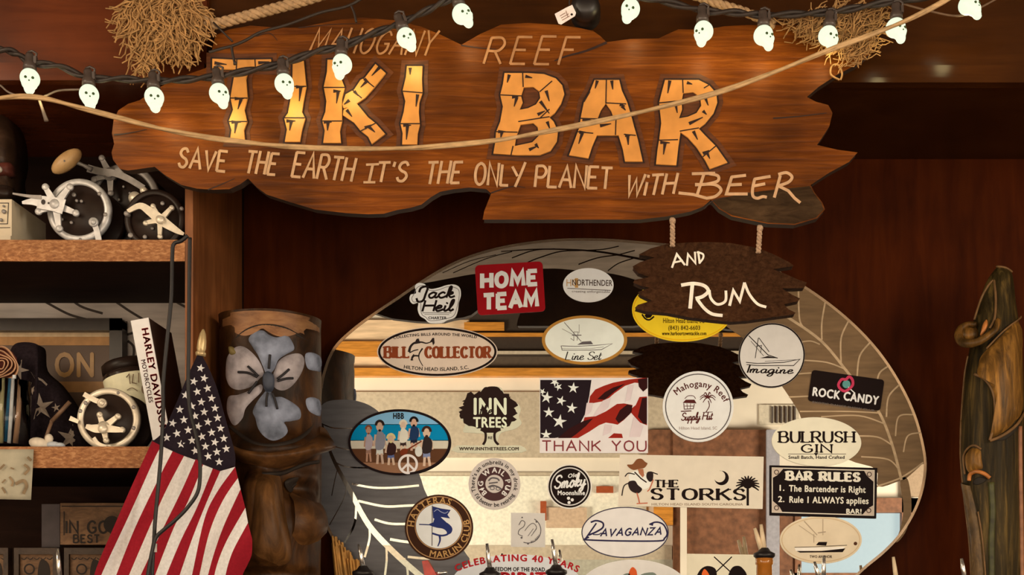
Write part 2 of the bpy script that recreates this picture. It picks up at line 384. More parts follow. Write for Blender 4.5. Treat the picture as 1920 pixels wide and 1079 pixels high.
B_('trim_3', (XL, -.62, 0), (XR, 0, 1.33), maho)                       # back bar counter, below the frame
goldw = mat('honey_pine', (.56, .23, .035), .35, noise=.25, scale=12, stretch=(1, 1, 8))
brownp = mat('brown_panel', (.20, .085, .04), .55, noise=.35, scale=30)
def room(px0, py0, px1, py1, yr, th, name, m):
    """something on the far side of the room, given where the mirror shows it"""
    k = (D+(-yr)-.05)/D/1000
    x0, x1 = co.location.x+(px0-EX)*k, co.location.x+(px1-EX)*k; z0, z1 = EZ+(EY-py1)*k, EZ+(EY-py0)*k
    return B_(name, (x0, yr-th, z0), (x1, yr, z1), m)
room(560, 690, 1330, 705, YF+.05, .05, 'trim_4', goldw)                # picture rail
room(880, 540, 1420, 668, YF+.03, .03, 'trim_5', mat('grey_brown_trim', (.040, .027, .018), .5))
room(870, 604, 945, 619, YF+.05, .03, 'trim_27', goldw)
room(880, 624, 1420, 630, YF+.05, .03, 'trim_28', goldw)
room(880, 658, 1420, 663, YF+.05, .03, 'trim_29', mat('beige_lath', (.50, .42, .30), .6))
room(560, 600, 900, 690, YF+.02, .02, 'trim_6', mat('pale_beige_board', (.78, .56, .34), .5, noise=.25, scale=5, stretch=(1, 1, 8)))
room(560, 640, 780, 668, YF+.04, .02, 'trim_7', goldw)
room(900, 668, 1400, 690, YF+.02, .02, 'trim_18', mat('tan_grey_board', (.085, .058, .036), .6))
room(1213, 806, 1262, 856, YF+.04, .04, 'trim_8', brownp)
room(1262, 806, 1452, 1110, YF+.05, .05, 'trim_9', brownp)
room(1438, 806, 1462, 1110, YF+.09, .09, 'trim_10', mat('grey_post', (.34, .33, .36), .4))
room(1462, 900, 1496, 1110, YF+.05, .05, 'trim_11', brownp)
room(1226, 925, 1262, 985, YF+.06, .06, 'trim_12', goldw)
room(1276, 950, 1288, 1110, YF+.08, .08, 'trim_13', cream)
for i, (a, b, c) in enumerate(((850, 735, 858), (850, 886, 892), (850, 1024, 1050))):
    room(560, b, 1260, c, YF+.015, .015, 'trim_%d' % (14+i), mat('beige_lath', (.50, .42, .30), .6))
room(560, 1050, 1262, 1110, YF+.012, .012, 'trim_17', mat('sage_panel', (.42, .40, .31), .7))
mb = MB(); k = (D-YF-.09)/D/1000
X = lambda px: co.location.x+(px-EX)*k
Z = lambda py: EZ+(EY-py)*k
for x0, z0, x1, z1 in ((1490, 935, 1720, 962), (1490, 1075, 1720, 1110), (1490, 935, 1502, 1110), (1690, 935, 1720, 1110)):
    mb.box((X(x0), YF, Z(z1)), (X(x1), YF+.06, Z(z0)))
win = struct('window_1', mb, brownp)
mb = MB(); vm = mat('vent_slat', (.62, .55, .42), .5)
mb.box((X(1425), YF, Z(795)), (X(1500), YF+.01, Z(757))).use(1)
for i in range(6): mb.box((X(1448+i*8.5), YF+.01, Z(792)), (X(1451+i*8.5), YF+.02, Z(761)))
struct('trim_19', mb, [vm, mat('vent_gap', (.08, .06, .05), .6)])
sky = mat('daylight_pane', (.06, .07, .07), .3, emit=(.60, .74, .76), es=.92)
room(1692, 840, 1800, 932, YF+.03, .03, 'trim_22', mat('shaded_beige_trim', (.34, .24, .15), .6))  # panel added to darken the strongly lit wall in the mirror
room(560, 893, 1212, 1022, YF+.008, .008, 'trim_23', mat('pale_green_white_panel', (.80, .77, .62), .7))
room(1013, 940, 1024, 976, YF+.04, .03, 'trim_24', mat('rust_paint', (.36, .075, .02), .5))
room(1024, 952, 1100, 990, YF+.03, .02, 'trim_25', mat('tan_board', (.58, .42, .28), .6))
room(1118, 912, 1150, 924, YF+.04, .03, 'trim_26', mat('rust_paint', (.36, .075, .02), .5))
MB().box((X(1502), YF, Z(1075)), (X(1690), YF+.01, Z(962))).build('pane', sky, win)

# ================================================================ the tiki bar sign
YS = -.385                                            # front face of the sign
board_m = wood('routed_board', (.080, .0170, .0016), (.195, .050, .0044), (.39, .112, .012), stretch=(1.4, 14, 22), scale=5.2, rough=.38, bump=.35, patch=.62, spec=.16, lo=.2, hi=.8)
burnt = mat('burnt_groove', (.022, .006, .003), .6, noise=.3, scale=80)
scorch = mat('scorched_wood', (.105, .029, .0052), .5, noise=.4, scale=30, stretch=(1, 1, 8))
bambo = mat('carved_bamboo_yellow', (.72, .31, .070), .42, noise=.16, scale=26, stretch=(1, 1, 1), spec=.4)
routed = mat('routed_bare_wood', (.56, .34, .19), .7, noise=.18, scale=60)
out = pp('213,225 222,207 240,195 262,188 285,172 310,158 345,142 385,128 402,112 398,92 404,66 430,55 470,48 520,52 560,52 600,44 640,36 680,33 740,38 790,50 828,66 865,84 900,64 940,46 990,43 1040,46 1085,52 1112,58 1126,68 1137,79 1160,76 1182,73 1235,72 1256,62 1272,55 1320,56 1360,49 1400,47 1480,47 1540,48 1600,52 1634,62 1640,76 1632,100 1605,122 1570,140 1535,163 1513,182 1530,191 1553,197 1561,212 1555,237 1543,256 1532,272 1570,281 1608,286 1592,304 1555,324 1520,347 1528,362 1542,380 1547,393 1532,410 1490,422 1440,420 1400,412 1372,406 1348,392 1333,375 1318,388 1295,397 1250,406 1200,412 1050,412 905,412 908,396 921,363 912,355 880,352 850,355 825,360 808,370 790,384 770,390 745,394 720,401 690,402 650,400 590,393 540,378 500,365 482,352 465,335 450,346 430,355 400,356 370,354 340,347 325,338 310,329 290,313 262,317 240,320 225,317 212,300 209,286 214,270 210,250')
sign = thing('wooden_sign', 'long ragged edged brown wooden board carved with bamboo letters, hung under skull lights', 'sign', P(900, 230, YS+.009))
mb = MB(); mb.flat(out, YS, t=.018, side=1); bd = mb.build('board', [board_m, mat('shaded_board_edge', (.030, .012, .005), .7, noise=.3, scale=40)], sign)  # dark side faces paint shade onto the board's edge and underside
bv = bd.modifiers.new('edge', 'BEVEL'); bv.width = .004; bv.segments = 2; bv.limit_method = 'ANGLE'; bv.angle_limit = math.radians(60)
# darker grey lobe at the lower right
grey_m = wood('grey_lobe_board', (.022, .010, .004), (.056, .030, .013), (.10, .056, .026), stretch=(2, 6, 8), scale=9, spec=.1, rough=.75, bump=.5, patch=.4)
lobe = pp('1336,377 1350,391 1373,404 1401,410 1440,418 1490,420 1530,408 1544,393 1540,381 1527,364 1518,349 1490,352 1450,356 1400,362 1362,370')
mb = MB(); mb.flat(lobe, YS-.0008); tag(mb.build('grey_lobe_patch', grey_m, sign), 'grey lower right lobe')
# cracks and drawn edges
mb = MB()
for s_, w_ in (('1137,80 1100,95 1060,106 1040,114', 5), ('921,362 960,350 985,352', 2.5), ('1450,222 1500,218 1550,212', 3), ('865,85 900,90 930,92', 2.5), ('214,253 240,250 275,243', 3), ('480,68 505,62 520,76', 2), ('1320,392 1338,376 1362,370', 2.5), ('390,356 410,348 440,335', 2.5), ('560,52 620,46 680,44', 2)):
    mb.ribbon(c2(pp(s_)), w_, YS-.0008, taper=lambda u: 1-.6*u)
mb.build('crack', burnt, sign)
LET = []
def segs(L, R): return L+R[::-1]
def bam(name, outs, holes, nodes, notches, wedges=()):
    """one carved letter: scorched edge, yellow face, node lines and dark notches"""
    mb = MB()
    for o in outs:
        mb.use(1).ribbon(o, 22, YS-.0006, closed=True); mb.use(0).ribbon(o, 6.5, YS-.0014, closed=True)
    for h in holes: mb.use(0).ribbon(h, 5, YS-.0014, closed=True); mb.use(1).flat(h, YS-.0011)
    mb.use(2)
    hs = {i: [h for h in holes if i == 0] for i in range(len(outs))}
    for i, o in enumerate(outs): mb.flat(o, YS-.005, holes=hs[i], t=.0045)
    mb.use(0)
    for n_ in nodes: mb.ribbon(pp(n_), 2.2, YS-.0055)
    for n_ in notches:
        q = pp(n_); mb.ribbon(q, 6.5, YS-.0055, taper=lambda u: 1-.75*u, cap=False)
    mb.build(name, [burnt, scorch, bambo], sign)
def stem(s): return pp(s)
bam('bamboo_letter', [pp('398,110 440,112 470,112 508,111 508,129 466,128 444,130 398,129')]+[segs(pp('442,130 438,148 432,183 437,206 429,227 434,244 431,264'), pp('466,130 461,148 464,183 458,206 463,228 457,244 459,264'))], [], ['432,184 464,184', '429,228 463,228', '444,112 443,129', '478,112 479,129'], ['440,185 457,185', '452,186 446,205', '434,229 452,229', '443,230 440,250', '402,118 425,121', '484,118 505,116'])
bam('bamboo_letter', [segs(pp('549,112 548,160 544,190 540,212 533,222 538,243 534,266'), pp('569,112 574,163 569,190 566,210 572,222 566,243 562,266'))], [], ['548,162 574,162', '533,221 571,221'], ['555,163 570,163', '564,164 561,190', '537,227 554,227', '546,228 543,245'])
bam('bamboo_letter', [segs(pp('614,112 613,135 607,163 612,190 610,210 604,226 609,245 606,268'), pp('634,112 637,140 646,164 641,185 641,205 641,228 637,246 639,268')), pp('704,120 723,137 700,166 684,184 660,200 644,203 642,196 648,177 664,168 676,150 684,146'), pp('644,206 655,200 667,192 690,220 705,232 722,251 697,270 690,256 676,245 664,230 643,216')], [], ['607,164 646,164', '604,227 641,227', '680,146 701,163', '660,168 678,184', '676,246 704,231'], ['625,171 639,171', '634,172 631,194', '607,229 622,229', '615,230 614,245', '712,126 697,142', '683,148 692,155', '688,152 676,164', '664,171 672,180', '655,188 645,196', '650,206 660,219', '684,240 697,234', '692,238 703,248'])
bam('bamboo_letter', [segs(pp('763,124 761,145 755,170 760,190 757,210 751,232 755,250 754,271'), pp('792,124 791,148 792,174 786,192 785,210 787,234 783,250 782,271'))], [], ['755,171 792,174', '751,232 787,232'], ['769,127 769,140', '783,177 780,200', '756,235 771,235', '764,236 762,262'])
bam('bamboo_letter', [pp('946,137 990,137 1020,139 1042,147 1054,160 1058,176 1052,194 1040,212 1030,220 1038,228 1046,246 1044,265 1032,283 1012,291 970,291 925,288 929,265 930,248 938,228 943,200 938,178 943,158')],
    [pp('982,164 1000,163 1011,171 1013,184 1005,196 990,203 974,206 980,192 977,180'), pp('976,234 1000,231 1008,238 1010,255 998,267 965,274 968,256')],
    ['938,178 979,180', '930,247 970,248', '980,137 981,163', '1012,172 1035,152', '1012,222 1030,205', '972,228 1010,222 1030,219', '962,274 958,291'], ['955,140 951,155', '960,182 972,182', '969,183 964,200', '934,247 948,247', '941,248 939,258', '985,143 998,146', '1024,170 1030,190', '1013,190 1030,213', '1008,215 1022,208', '1026,228 1031,242', '992,281 1008,274', '1004,270 1010,278'])
bam('bamboo_letter', [pp('1115,150 1161,150 1166,170 1176,192 1183,215 1189,238 1196,262 1205,303 1172,303 1168,280 1160,254 1119,254 1110,275 1103,297 1067,291 1078,262 1086,240 1090,215 1095,191 1106,172')],
    [pp('1136,194 1146,208 1151,222 1120,223 1127,206')], ['1137,150 1136,194', '1095,191 1106,172', '1088,222 1120,223', '1136,193 1174,195', '1081,247 1112,250', '1155,222 1154,253', '1170,252 1192,254'], ['1120,151 1116,166', '1147,151 1149,168', '1092,224 1112,226', '1162,196 1172,199', '1166,199 1173,207', '1086,248 1098,248', '1092,249 1085,270', '1172,254 1182,254', '1177,255 1178,272', '1125,236 1146,232'])
bam('bamboo_letter', [pp('1247,150 1282,150 1310,150 1330,160 1343,175 1345,192 1338,212 1322,232 1310,241 1322,254 1342,274 1364,305 1331,317 1322,300 1306,276 1290,258 1276,248 1272,275 1268,310 1230,308 1233,280 1236,262 1240,230 1236,192 1241,172')],
    [pp('1281,175 1300,173 1313,182 1315,198 1306,212 1290,219 1273,222 1279,205 1278,190')], ['1236,193 1275,189', '1236,263 1271,262', '1280,150 1281,174', '1275,246 1310,240', '1318,294 1342,274', '1320,165 1332,158'], ['1256,151 1252,175', '1266,192 1270,212', '1238,267 1256,268', '1247,268 1244,290', '1288,155 1298,158', '1322,182 1328,198', '1292,232 1318,220', '1300,246 1308,262', '1318,288 1330,282', '1325,285 1331,298', '1318,208 1325,215'])
mb = MB()
def wdone(m_=routed):
    global mb
    mb.build('carved_word', m_, sign); mb = MB()
def ww(*a, **k): word(mb, *a, y=YS-.0012, wd=k.pop('wd', 5.2), jit=.05, **k); wdone(routed if len(a[0]) != 8 and a[0] != 'REEF' else faded) if a[0] not in ("IT'S", 'ONL', 'WiTH') else None
faded = mat('routed_faded_wood', (.44, .21, .085), .7, noise=.2, scale=60)
ww('SAVE', 334, 427, 313, 322, 36, slant=.16); ww('THE', 458, 524, 324, 328, 40, slant=.22); ww('EARTH', 547, 668, 331, 340, 44, slant=.22, gap=.22)
word(mb, "T'S", 704, 768, 341, 340, 36, YS-.0012, 5.2, slant=.2, gap=.28); mb.ribbon(pp('699,309 692,341'), 5.2, YS-.0012); mb.ribbon(pp('687,309 710,308'), 4.4, YS-.0012); mb.ribbon(pp('682,342 703,342'), 4.4, YS-.0012); wdone(); ww('THE', 797, 868, 345, 343, 40, slant=.18); ww('ONL', 889, 956, 346, 348, 40, slant=.1); mb.ribbon(pp('961,313 970,330'), 5, YS-.0012); mb.ribbon(pp('985,305 975,330 966,350'), 5, YS-.0012); wdone(); ww('PLANET', 1003, 1148, 350, 354, 40, slant=.1, gap=.2)

ww('WiTH', 1172, 1271, 368, 363, 38, slant=.22, gap=.2); wdone()
for s_ in ('1298,326 1340,325', '1320,326 1307,366', '~1330,326 1346,330 1345,340 1322,346 1304,346', '~1304,347 1338,346 1352,356 1342,368 1325,372', '1273,362 1300,365 1325,372', '1372,332 1362,364 1401,364', '1372,332 1398,329', '1367,347 1390,346', '1415,336 1444,331', '~1415,336 1411,355 1412,368 1420,372 1430,369 1437,370', '1413,349 1434,345', '1463,330 1452,370', '~1460,327 1475,324 1485,332 1478,342 1458,349', '1460,349 1478,358 1490,372 1500,380'):
    q = c2(pp(s_[1:])) if s_[0] == '~' else pp(s_); mb.ribbon(q, 5.6, YS-.0014)
wdone()

ww('MAHOGANY', 580, 824, 97, 104, 44, slant=.38, gap=.24, wd=4); ww('REEF', 907, 1088, 119, 121, 50, slant=.3, gap=.42, wd=4.6)

# ---------------------------------------------------------------- hanging plaque
YR = -.385
coarse = wood('pitted_brown_board', (.026, .009, .003), (.050, .019, .007), (.085, .036, .015), stretch=(9, 9, 12), scale=14, rough=.8, bump=.8, patch=.25, spec=.1)
rum = thing('hanging_plaque', 'small dark jagged plaque with two white painted words hanging below the big sign', 'sign', P(1345, 527, YR))
ro = pp('1197,478 1220,466 1250,458 1290,455 1330,454 1370,456 1420,465 1450,477 1480,492 1489,499 1470,502 1449,505 1475,515 1500,526 1513,530 1508,540 1490,541 1466,541 1485,553 1500,560 1497,565 1470,571 1478,580 1492,587 1489,590 1450,595 1400,602 1370,604 1330,600 1290,595 1250,587 1210,584 1190,578 1196,572 1222,564 1200,553 1196,548 1218,540 1200,536 1187,530 1190,525 1218,520 1196,512 1186,500 1200,492 1228,483 1210,480')
mb = MB(); mb.flat(ro, YR, t=.02); o = mb.build('plaque_board', coarse, rum)
bv = o.modifiers.new('edge', 'BEVEL'); bv.width = .0025; bv.segments = 2; bv.limit_method = 'ANGLE'; bv.angle_limit = math.radians(60)
mb = MB(); wp = mat('white_brush_paint', (.86, .80, .72), .6)
for s_, w_ in (('1260,502 1269,477 1284,497', 4), ('1262,493 1280,489', 3.4), ('1288,498 1290,477 1304,494 1303,473', 4), ('1309,472 1312,494', 4), ('~1307,473 1318,477 1318,485 1311,494', 3.6),
               ('1298,536 1294,578', 7), ('~1278,535 1300,532 1320,536 1328,546 1318,556 1305,560', 6.5), ('~1307,561 1320,578 1335,589 1354,592', 6), ('~1330,545 1333,560 1345,571 1360,565 1361,546', 5), ('1368,573 1375,545 1387,565 1396,531', 5.5), ('~1396,531 1405,552 1420,570 1436,576', 5)):
    q = c2(pp(s_[1:])) if s_[0] == '~' else pp(s_); mb.ribbon(q, w_, YR-.001)
tag(mb.build('painted_words', wp, rum), 'white brush painted words')
twine = mat('jute_twine', (.44, .29, .19), .9, noise=.35, scale=300)
for x0, y0, x1, y1 in ((1261, 410, 1261, 462), (1425, 424, 1422, 474)):
    mb = MB(); yy = YR-.004
    for k in range(2):
        mb.tube([P(x0+(x1-x0)*i/20+2.6*math.cos(i*1.1+k*math.pi), y0+(y1-y0)*i/20, yy+.0022*math.sin(i*1.1+k*math.pi)) for i in range(21)], .0026, 6)
    mb.ball(P(x0, y0+4, yy), .0052, 10)
    mb.build('hanging_cord', twine, rum)

# ================================================================ mirror
YM = -.022
silver = bpy.data.materials.new('mirror_silver'); silver.use_nodes = True
b = silver.node_tree.nodes['Principled BSDF']; b.inputs['Base Color'].default_value = (.88, .87, .84, 1); b.inputs['Metallic'].default_value = 1; b.inputs['Roughness'].default_value = 0.0
mo = c2(pp('786,532 830,505 880,482 940,465 1000,455 1060,450 1130,450 1200,455 1270,462 1340,474 1410,490 1480,522 1540,560 1590,600 1632,642 1666,686 1695,735 1715,780 1728,825 1735,870 1730,915 1715,958 1690,1000 1660,1033 1625,1062 1585,1095 1500,1140 1350,1180 1150,1195 950,1180 800,1130 700,1090 640,1032 614,988 598,950 592,915 591,860 594,800 600,740 610,692 628,652 660,620 700,590 745,560'), 4, True)
mir = thing('oval_mirror', 'large oval frameless mirror with etched leaf edges covered in stickers', 'mirror', P(1160, 830, YM+.01))
mb = MB(); mb.flat(mo, YM, t=.012); mb.build('mirror_glass', silver, mir)
mb = MB(); mb.ribbon(mo, 5, YM-.0006, closed=True)
tag(mb.build('polished_edge', mat('polished_glass_edge', (.50, .36, .25), .15, metal=.75, noise=.3, scale=9), mir), 'thin polished bevel round the glass')
def frost(name, col, rough=.45, metal=.35): return mat(name, col, rough, metal=metal, noise=.2, scale=14, stretch=(1, 1, 7), spec=.3)
fl, fr, ft = frost('frosted_leaf_shaded', (.125, .125, .142), .5, .5), frost('frosted_leaf_lit', (.185, .118, .062), .5, .25), frost('frosted_leaf_top', (.25, .205, .165), .5, .3)  # left leaf painted in shade, right leaf lit; same frosting
def leaf(name, outline, m, veins, rib, y=YM-.0003, vm=None):
    mb = MB(); mb.flat(c2(pp(outline), 4, True), y); o = mb.build(name, m, mir)
    mb = MB()
    q = c2(pp(rib[0])); mb.ribbon(q, rib[1], y-.0003, taper=rib[2] if len(rib) > 2 else None)
    for v, w_ in veins: mb.ribbon(c2(pp(v)), w_, y-.0003)
    v = mb.build('leaf_veins', vm or silver, o); v['label'] = 'pale etched veins' if vm else 'clear mirror veins left in the frosting'
    return o
leaf('etched_leaf', '788,531 830,506 880,483 940,466 1000,456 1060,451 1130,451 1200,456 1262,464 1300,490 1260,540 1230,540 1200,528 1150,514 1080,507 1020,504 900,513 850,521', ft,
     [('1090,470 1050,472 1010,484 990,492', 2.2), ('1090,470 1130,468 1160,462', 2), ('1160,478 1120,484 1085,496', 2.2), ('1160,478 1190,470', 2), ('1040,467 1000,470 960,484', 2), ('1190,484 1160,494 1140,508', 2), ('960,472 910,486 850,512', 1.6), ('930,478 880,490 830,512', 1.3)], ('940,472 1000,468 1060,468 1120,472 1180,482 1250,496', 4.5, lambda u: .35+.65*u))
leaf('etched_leaf', '592,805 598,770 612,754 640,750 668,752 697,763 722,786 760,840 786,890 801,930 842,990 873,1038 880,1052 862,1075 830,1100 780,1118 720,1094 690,1078 641,1029 615,985 600,950 594,915 593,860', fl,
     [('660,908 700,915 740,915 785,911', 4), ('672,940 720,950 760,949 800,947', 4.5), ('703,975 735,983 790,982', 4.5), ('732,1012 765,1017 800,1016', 5), ('765,1045 800,1048 830,1046', 4.5),
      ('668,945 664,985 642,1024', 4), ('692,985 693,1010 684,1045', 4), ('724,1020 725,1050 721,1085', 4), ('758,1048 764,1070 765,1100', 4), ('603,795 625,803 660,804', 2), ('612,832 635,840 665,846', 2), ('625,866 650,876 690,878', 2.5), ('633,880 628,900 622,930', 1.5), ('650,910 645,935 618,985', 1.5)],
     ('604,795 613,830 628,868 655,918 690,983 735,1033 790,1082 830,1110', 11, lambda u: .25+.75*min(1, u*1.6)))
leaf('etched_leaf', '1442,504 1480,523 1540,561 1590,601 1631,643 1665,687 1694,736 1714,781 1727,826 1733,868 1728,872 1700,897 1685,903 1647,913 1642,880 1590,862 1540,820 1508,795 1496,770 1470,730 1440,690 1400,640 1358,606 1400,590', fr,
     [('1507,615 1499,598 1497,545', 3), ('1541,637 1541,605 1547,568', 3), ('1577,680 1577,635 1590,604', 3), ('1607,706 1612,668 1631,643', 3), ('1642,735 1648,702 1664,688', 3), ('1662,782 1666,745 1686,722', 3), ('1679,818 1685,782 1712,778', 2.6), ('1694,848 1702,818 1726,812', 2.6),
      ('1537,646 1520,640 1500,642', 2.4), ('1588,694 1550,680 1505,676', 2.6), ('1600,712 1545,700 1490,702', 2.4), ('1640,742 1560,742 1480,745', 2.6), ('1650,775 1590,772 1500,772', 2.4), ('1658,795 1610,780 1540,782', 2.6), ('1672,835 1645,820 1600,818', 2.6), ('1686,882 1665,862 1615,857', 2.6), ('1640,914 1690,896 1731,868', 3)],
     ('1475,594 1540,640 1592,702 1645,768 1672,832 1690,900', 5), vm=frost('frosted_vein_pale', (.50, .38, .25), .5, .3))
mb = MB(); mb.flat(c2(pp('1688,902 1701,898 1708,930 1708,965 1697,1000 1680,1018 1690,985 1694,950'), 4, True), YM-.0003)
tag(mb.build('etched_stem', fr, mir), 'frosted leaf stem at the lower right')

# ================================================================ stickers on the mirror
YT = YM-.0014
WHT, CRM, BLK = ink(226, 214, 200), ink(226, 208, 180), ink(26, 14, 12)
class Sticker:
    def __init__(s, label, outline, m, z=0, category='sticker'):
        s.y = YT-z*.0009
        mb = MB(); mb.flat(outline, s.y, t=.0007); s.o = tag(mb.build('sticker', m), label, category, 'stickers on the mirror')
    def part(s, name, m, fn, k=1, label=None):
        mb = MB(); fn(mb, s.y-.0003*k); o = mb.build(name, m, s.o)
        if label: o['label'] = label
        return o
def R_(pts, w_, closed=False, **k): return lambda mb, y: mb.ribbon(pts, w_, y, closed=closed, **k)
def F_(*polys): return lambda mb, y: [mb.flat(q, y) for q in polys]
def many(*fs): return lambda mb, y: [f(mb, y) for f in fs]
def T_(*a, **k): return lambda mb, y: text(mb, *a, y=y, **k)
def W_(*a, **k): return lambda mb, y: word(mb, *a, y=y, **k)
GRY = ink(95, 85, 82); BRN = ink(80, 45, 28)

# die-cut script sticker
q = c2(pp('778,537 785,531 796,533 806,542 822,540 838,535 852,534 862,540 864,554 860,568 858,584 852,596 838,601 828,606 806,606 796,598 787,592 783,580 784,568 774,570 768,563 770,553 780,550'), 4, True)
s = Sticker('die cut white sticker with slanted black two word script at upper left of mirror', q, WHT)
s.part('border', GRY, R_(c2(pp('782,540 794,536 806,545 822,544 840,538 858,542 861,555 856,580 850,593 836,598 808,602 798,595 790,588 788,566 776,567 772,560 775,554'), 4, True), 1, True))
s.part('lettering', BLK, many(lambda mb, y: mb.ribbon(c2(pp('786,548 790,540 802,538 798,552 793,564 784,566 781,560')), 4.2, y),
    lambda mb, y: word(mb, 'ack', 802, 855, 559, 558, 20, y, 3.8, slant=.25, font=CURS, gap=.06), lambda mb, y: word(mb, 'Heil', 792, 852, 584, 583, 20, y, 4, slant=.28, font=CURS, gap=.08),
    R_(pp('792,587 846,587'), 1), R_(pp('796,590 842,590'), .8), T_('CHARTER', 820, 599, 5, bold=.05)))
# red square
q = rrect(893, 494, 1020, 588, 8, deg=-3.5)
s = Sticker('red square sticker with two bold white words near top of mirror', q, ink(150, 16, 22))
s.part('lettering', WHT, W_('HOME', 904, 1006, 539.5, 533, 25, wd=8.2, gap=.36)); s.part('lettering', WHT, W_('TEAM', 908, 1007, 580, 573.5, 26, wd=8.2, gap=.34))
# peeling oval
s = Sticker('small pale oval sticker with faded brown lettering right of the red square', ell(1103, 535, 47.5, 32), WHT)
s.part('lettering', ink(70, 48, 38), many(T_('NORTHENDER', 1110, 536, 11, bold=.02, fit=76, deg=1), R_(pp('1064,541 1145,545'), 1.2), T_('creating unforgettable', 1108, 549, 4, fit=72, deg=1)))
s.part('initials', ink(190, 140, 80), many(T_('HC', 1072, 537, 13, xs=.8), F_(pp('1078,522 1084,522 1084,540 1078,540'))), label='faint tan initials')
# bill collector
s = Sticker('wide oval sticker with rust red slab lettering and leaping marlin', ell(820, 660, 113, 47, 64), ink(214, 186, 160))
s.part('border', BLK, R_(ell(820, 660, 109, 43.5, 64), 4, True))
RUST = ink(132, 58, 28)
for a_ in (('BILL', 722, 766), ('COLLECTOR', 798, 919)): s.part('lettering', RUST, W_(*a_, 671, 671, 20, wd=6, nib=.45, serif=4.2, gap=.3), label='rust red slab lettering')
s.part('small_lettering', BLK, many(T_('COLLECTING BILLS AROUND THE WORLD', 0, 0, 5, bold=.04, xs=1.05, arc=(820, 660, 128, 30.5, 92, False)), T_('HILTON HEAD ISLAND, S.C.', 0, 0, 6.5, bold=.03, xs=1.0, arc=(820, 660, 128, 36, -91, True))))
s.part('marlin', ink(40, 28, 26), many(R_(c2(pp('767,660 770,650 778,643 790,642 800,644 812,640')), 5, taper=lambda u: 1-.7*u), F_(pp('776,646 781,636 785,635 788,644'), pp('811,634 814,634 815,644 812,648 810,641 806,641')),
    R_(c2(pp('792,654 786,664 786,674 793,687')), 3, taper=lambda u: 1-.6*u), R_(c2(pp('771,676 776,668 786,668')), 3), R_(c2(pp('774,676 772,671 776,665')), 2), R_(c2(pp('768,662 776,658 784,656')), 2)))
# boat oval, gold rim
def boat(s, cx, cy, k, dark=BLK, name='boat_drawing'):
    X = lambda t: [(cx+a*k, cy+b*k) for a, b in pp(t)]
    s.part(name, dark, many(R_(X('-46,6 -20,7 20,5 50,2 30,13 10,14 -44,14 -46,6'), 1.3), R_(X('-44,11 10,11 34,8'), .7), F_(X('-16,4 -6,-2 10,-3 14,3')), R_(X('-40,-38 -8,-2'), 1.2), R_(X('-28,-8 -22,-4 -22,-20 -14,-20 -16,-4'), 1), R_(X('-12,-34 -12,-18'), .8), R_(X('-44,-26 -14,-10'), .7), R_(X('-30,-8 -30,6'), .8), R_(X('-26,-14 -8,-14'), 1.6)))
s = Sticker('white oval sticker with gold rim and sport fishing boat above script', ell(1096, 638, 80, 46, 64), ink(176, 120, 50), z=1)
s.part('face', ink(228, 222, 214), F_(ell(1096, 638, 74, 41, 64)), label='white face inside the gold rim')
boat(s, 1098, 643, 1, GRY)
s.part('lettering', BLK, W_('Line Set', 1060, 1130, 675, 675, 15, wd=2, slant=.3, font=CURS, gap=.06, nib=.5), 2)
# yellow oval behind the plaque
s = Sticker('bright yellow oval sticker partly hidden behind the hanging plaque', ell(1280, 581, 95, 60, 64), ink(240, 196, 40))
s.part('border', ink(232, 170, 20), R_(ell(1280, 581, 92, 57, 64), 2, True))
s.part('lettering', ink(70, 45, 10), many(T_('Hilton Head Island, SC', 1282, 606, 9, bold=.02, xs=.62), T_('(843) 842-6603', 1283, 619, 8, bold=.02, xs=.8), T_('www.harbourtowntackle.com', 1283, 629, 7, bold=.05, xs=.62)))
s.part('emblem', BLK, many(R_(c2(pp('1204,590 1210,598 1218,600 1226,594'), 4), 3), F_(pp('1208,592 1216,586 1224,590 1220,596 1212,597'))))
# imagine
s = Sticker('round white sticker with black rim and tall rigged boat above script', ell(1447, 667, 62.5, 60.5, 56, rot=-20), ink(214, 200, 184), z=1)
s.part('border', BLK, R_(ell(1447, 667, 61, 59, 56, rot=-20), 2.6, True))
X = pp
s.part('boat_drawing', BLK, many(R_(pp('1399,680 1420,682 1470,680 1500,674 1488,686 1420,686 1400,684'), 1.4), F_(pp('1425,672 1440,668 1458,672')), R_(pp('1404,630 1440,666 1458,672'), 1.6), R_(pp('1422,634 1416,672'), 1.2), R_(pp('1423,634 1442,660'), 1.2), R_(pp('1418,650 1428,648 1426,662'), 1), R_(pp('1408,640 1432,668'), .8), R_(pp('1434,678 1496,675'), .8)))
s.part('lettering', BLK, W_('Imagine', 1401, 1490, 699, 701, 14, wd=3.2, slant=.35, font=CURS, gap=.1, nib=.5))
# rock candy
q = rrect(1518, 703, 1655, 762, 6, deg=8)
s = Sticker('black tilted rounded rectangle sticker with pink lips on the tan leaf', q, BLK, z=1)
s.part('lettering', WHT, T_('ROCK CANDY', 1584, 751, 16, bold=.07, deg=8, fit=126))
s.part('small_lettering', ink(120, 105, 95), T_('EXOTIC DANCE SHOW CLUB', 1581, 764, 3.4, deg=8, fit=118, bold=.02))
s.part('lips', ink(190, 55, 80), R_(c2(pp('1572,722 1578,712 1586,712 1592,707 1598,712 1599,722 1592,730 1584,734 1576,730'), 4, True), 5, True), label='pink open lips')
s.part('lollipop', ink(90, 140, 130), F_(ell(1587, 721, 7.5)), label='teal lollipop head'); s.part('lollipop_stick', WHT, R_(pp('1590,726 1603,738'), 2))
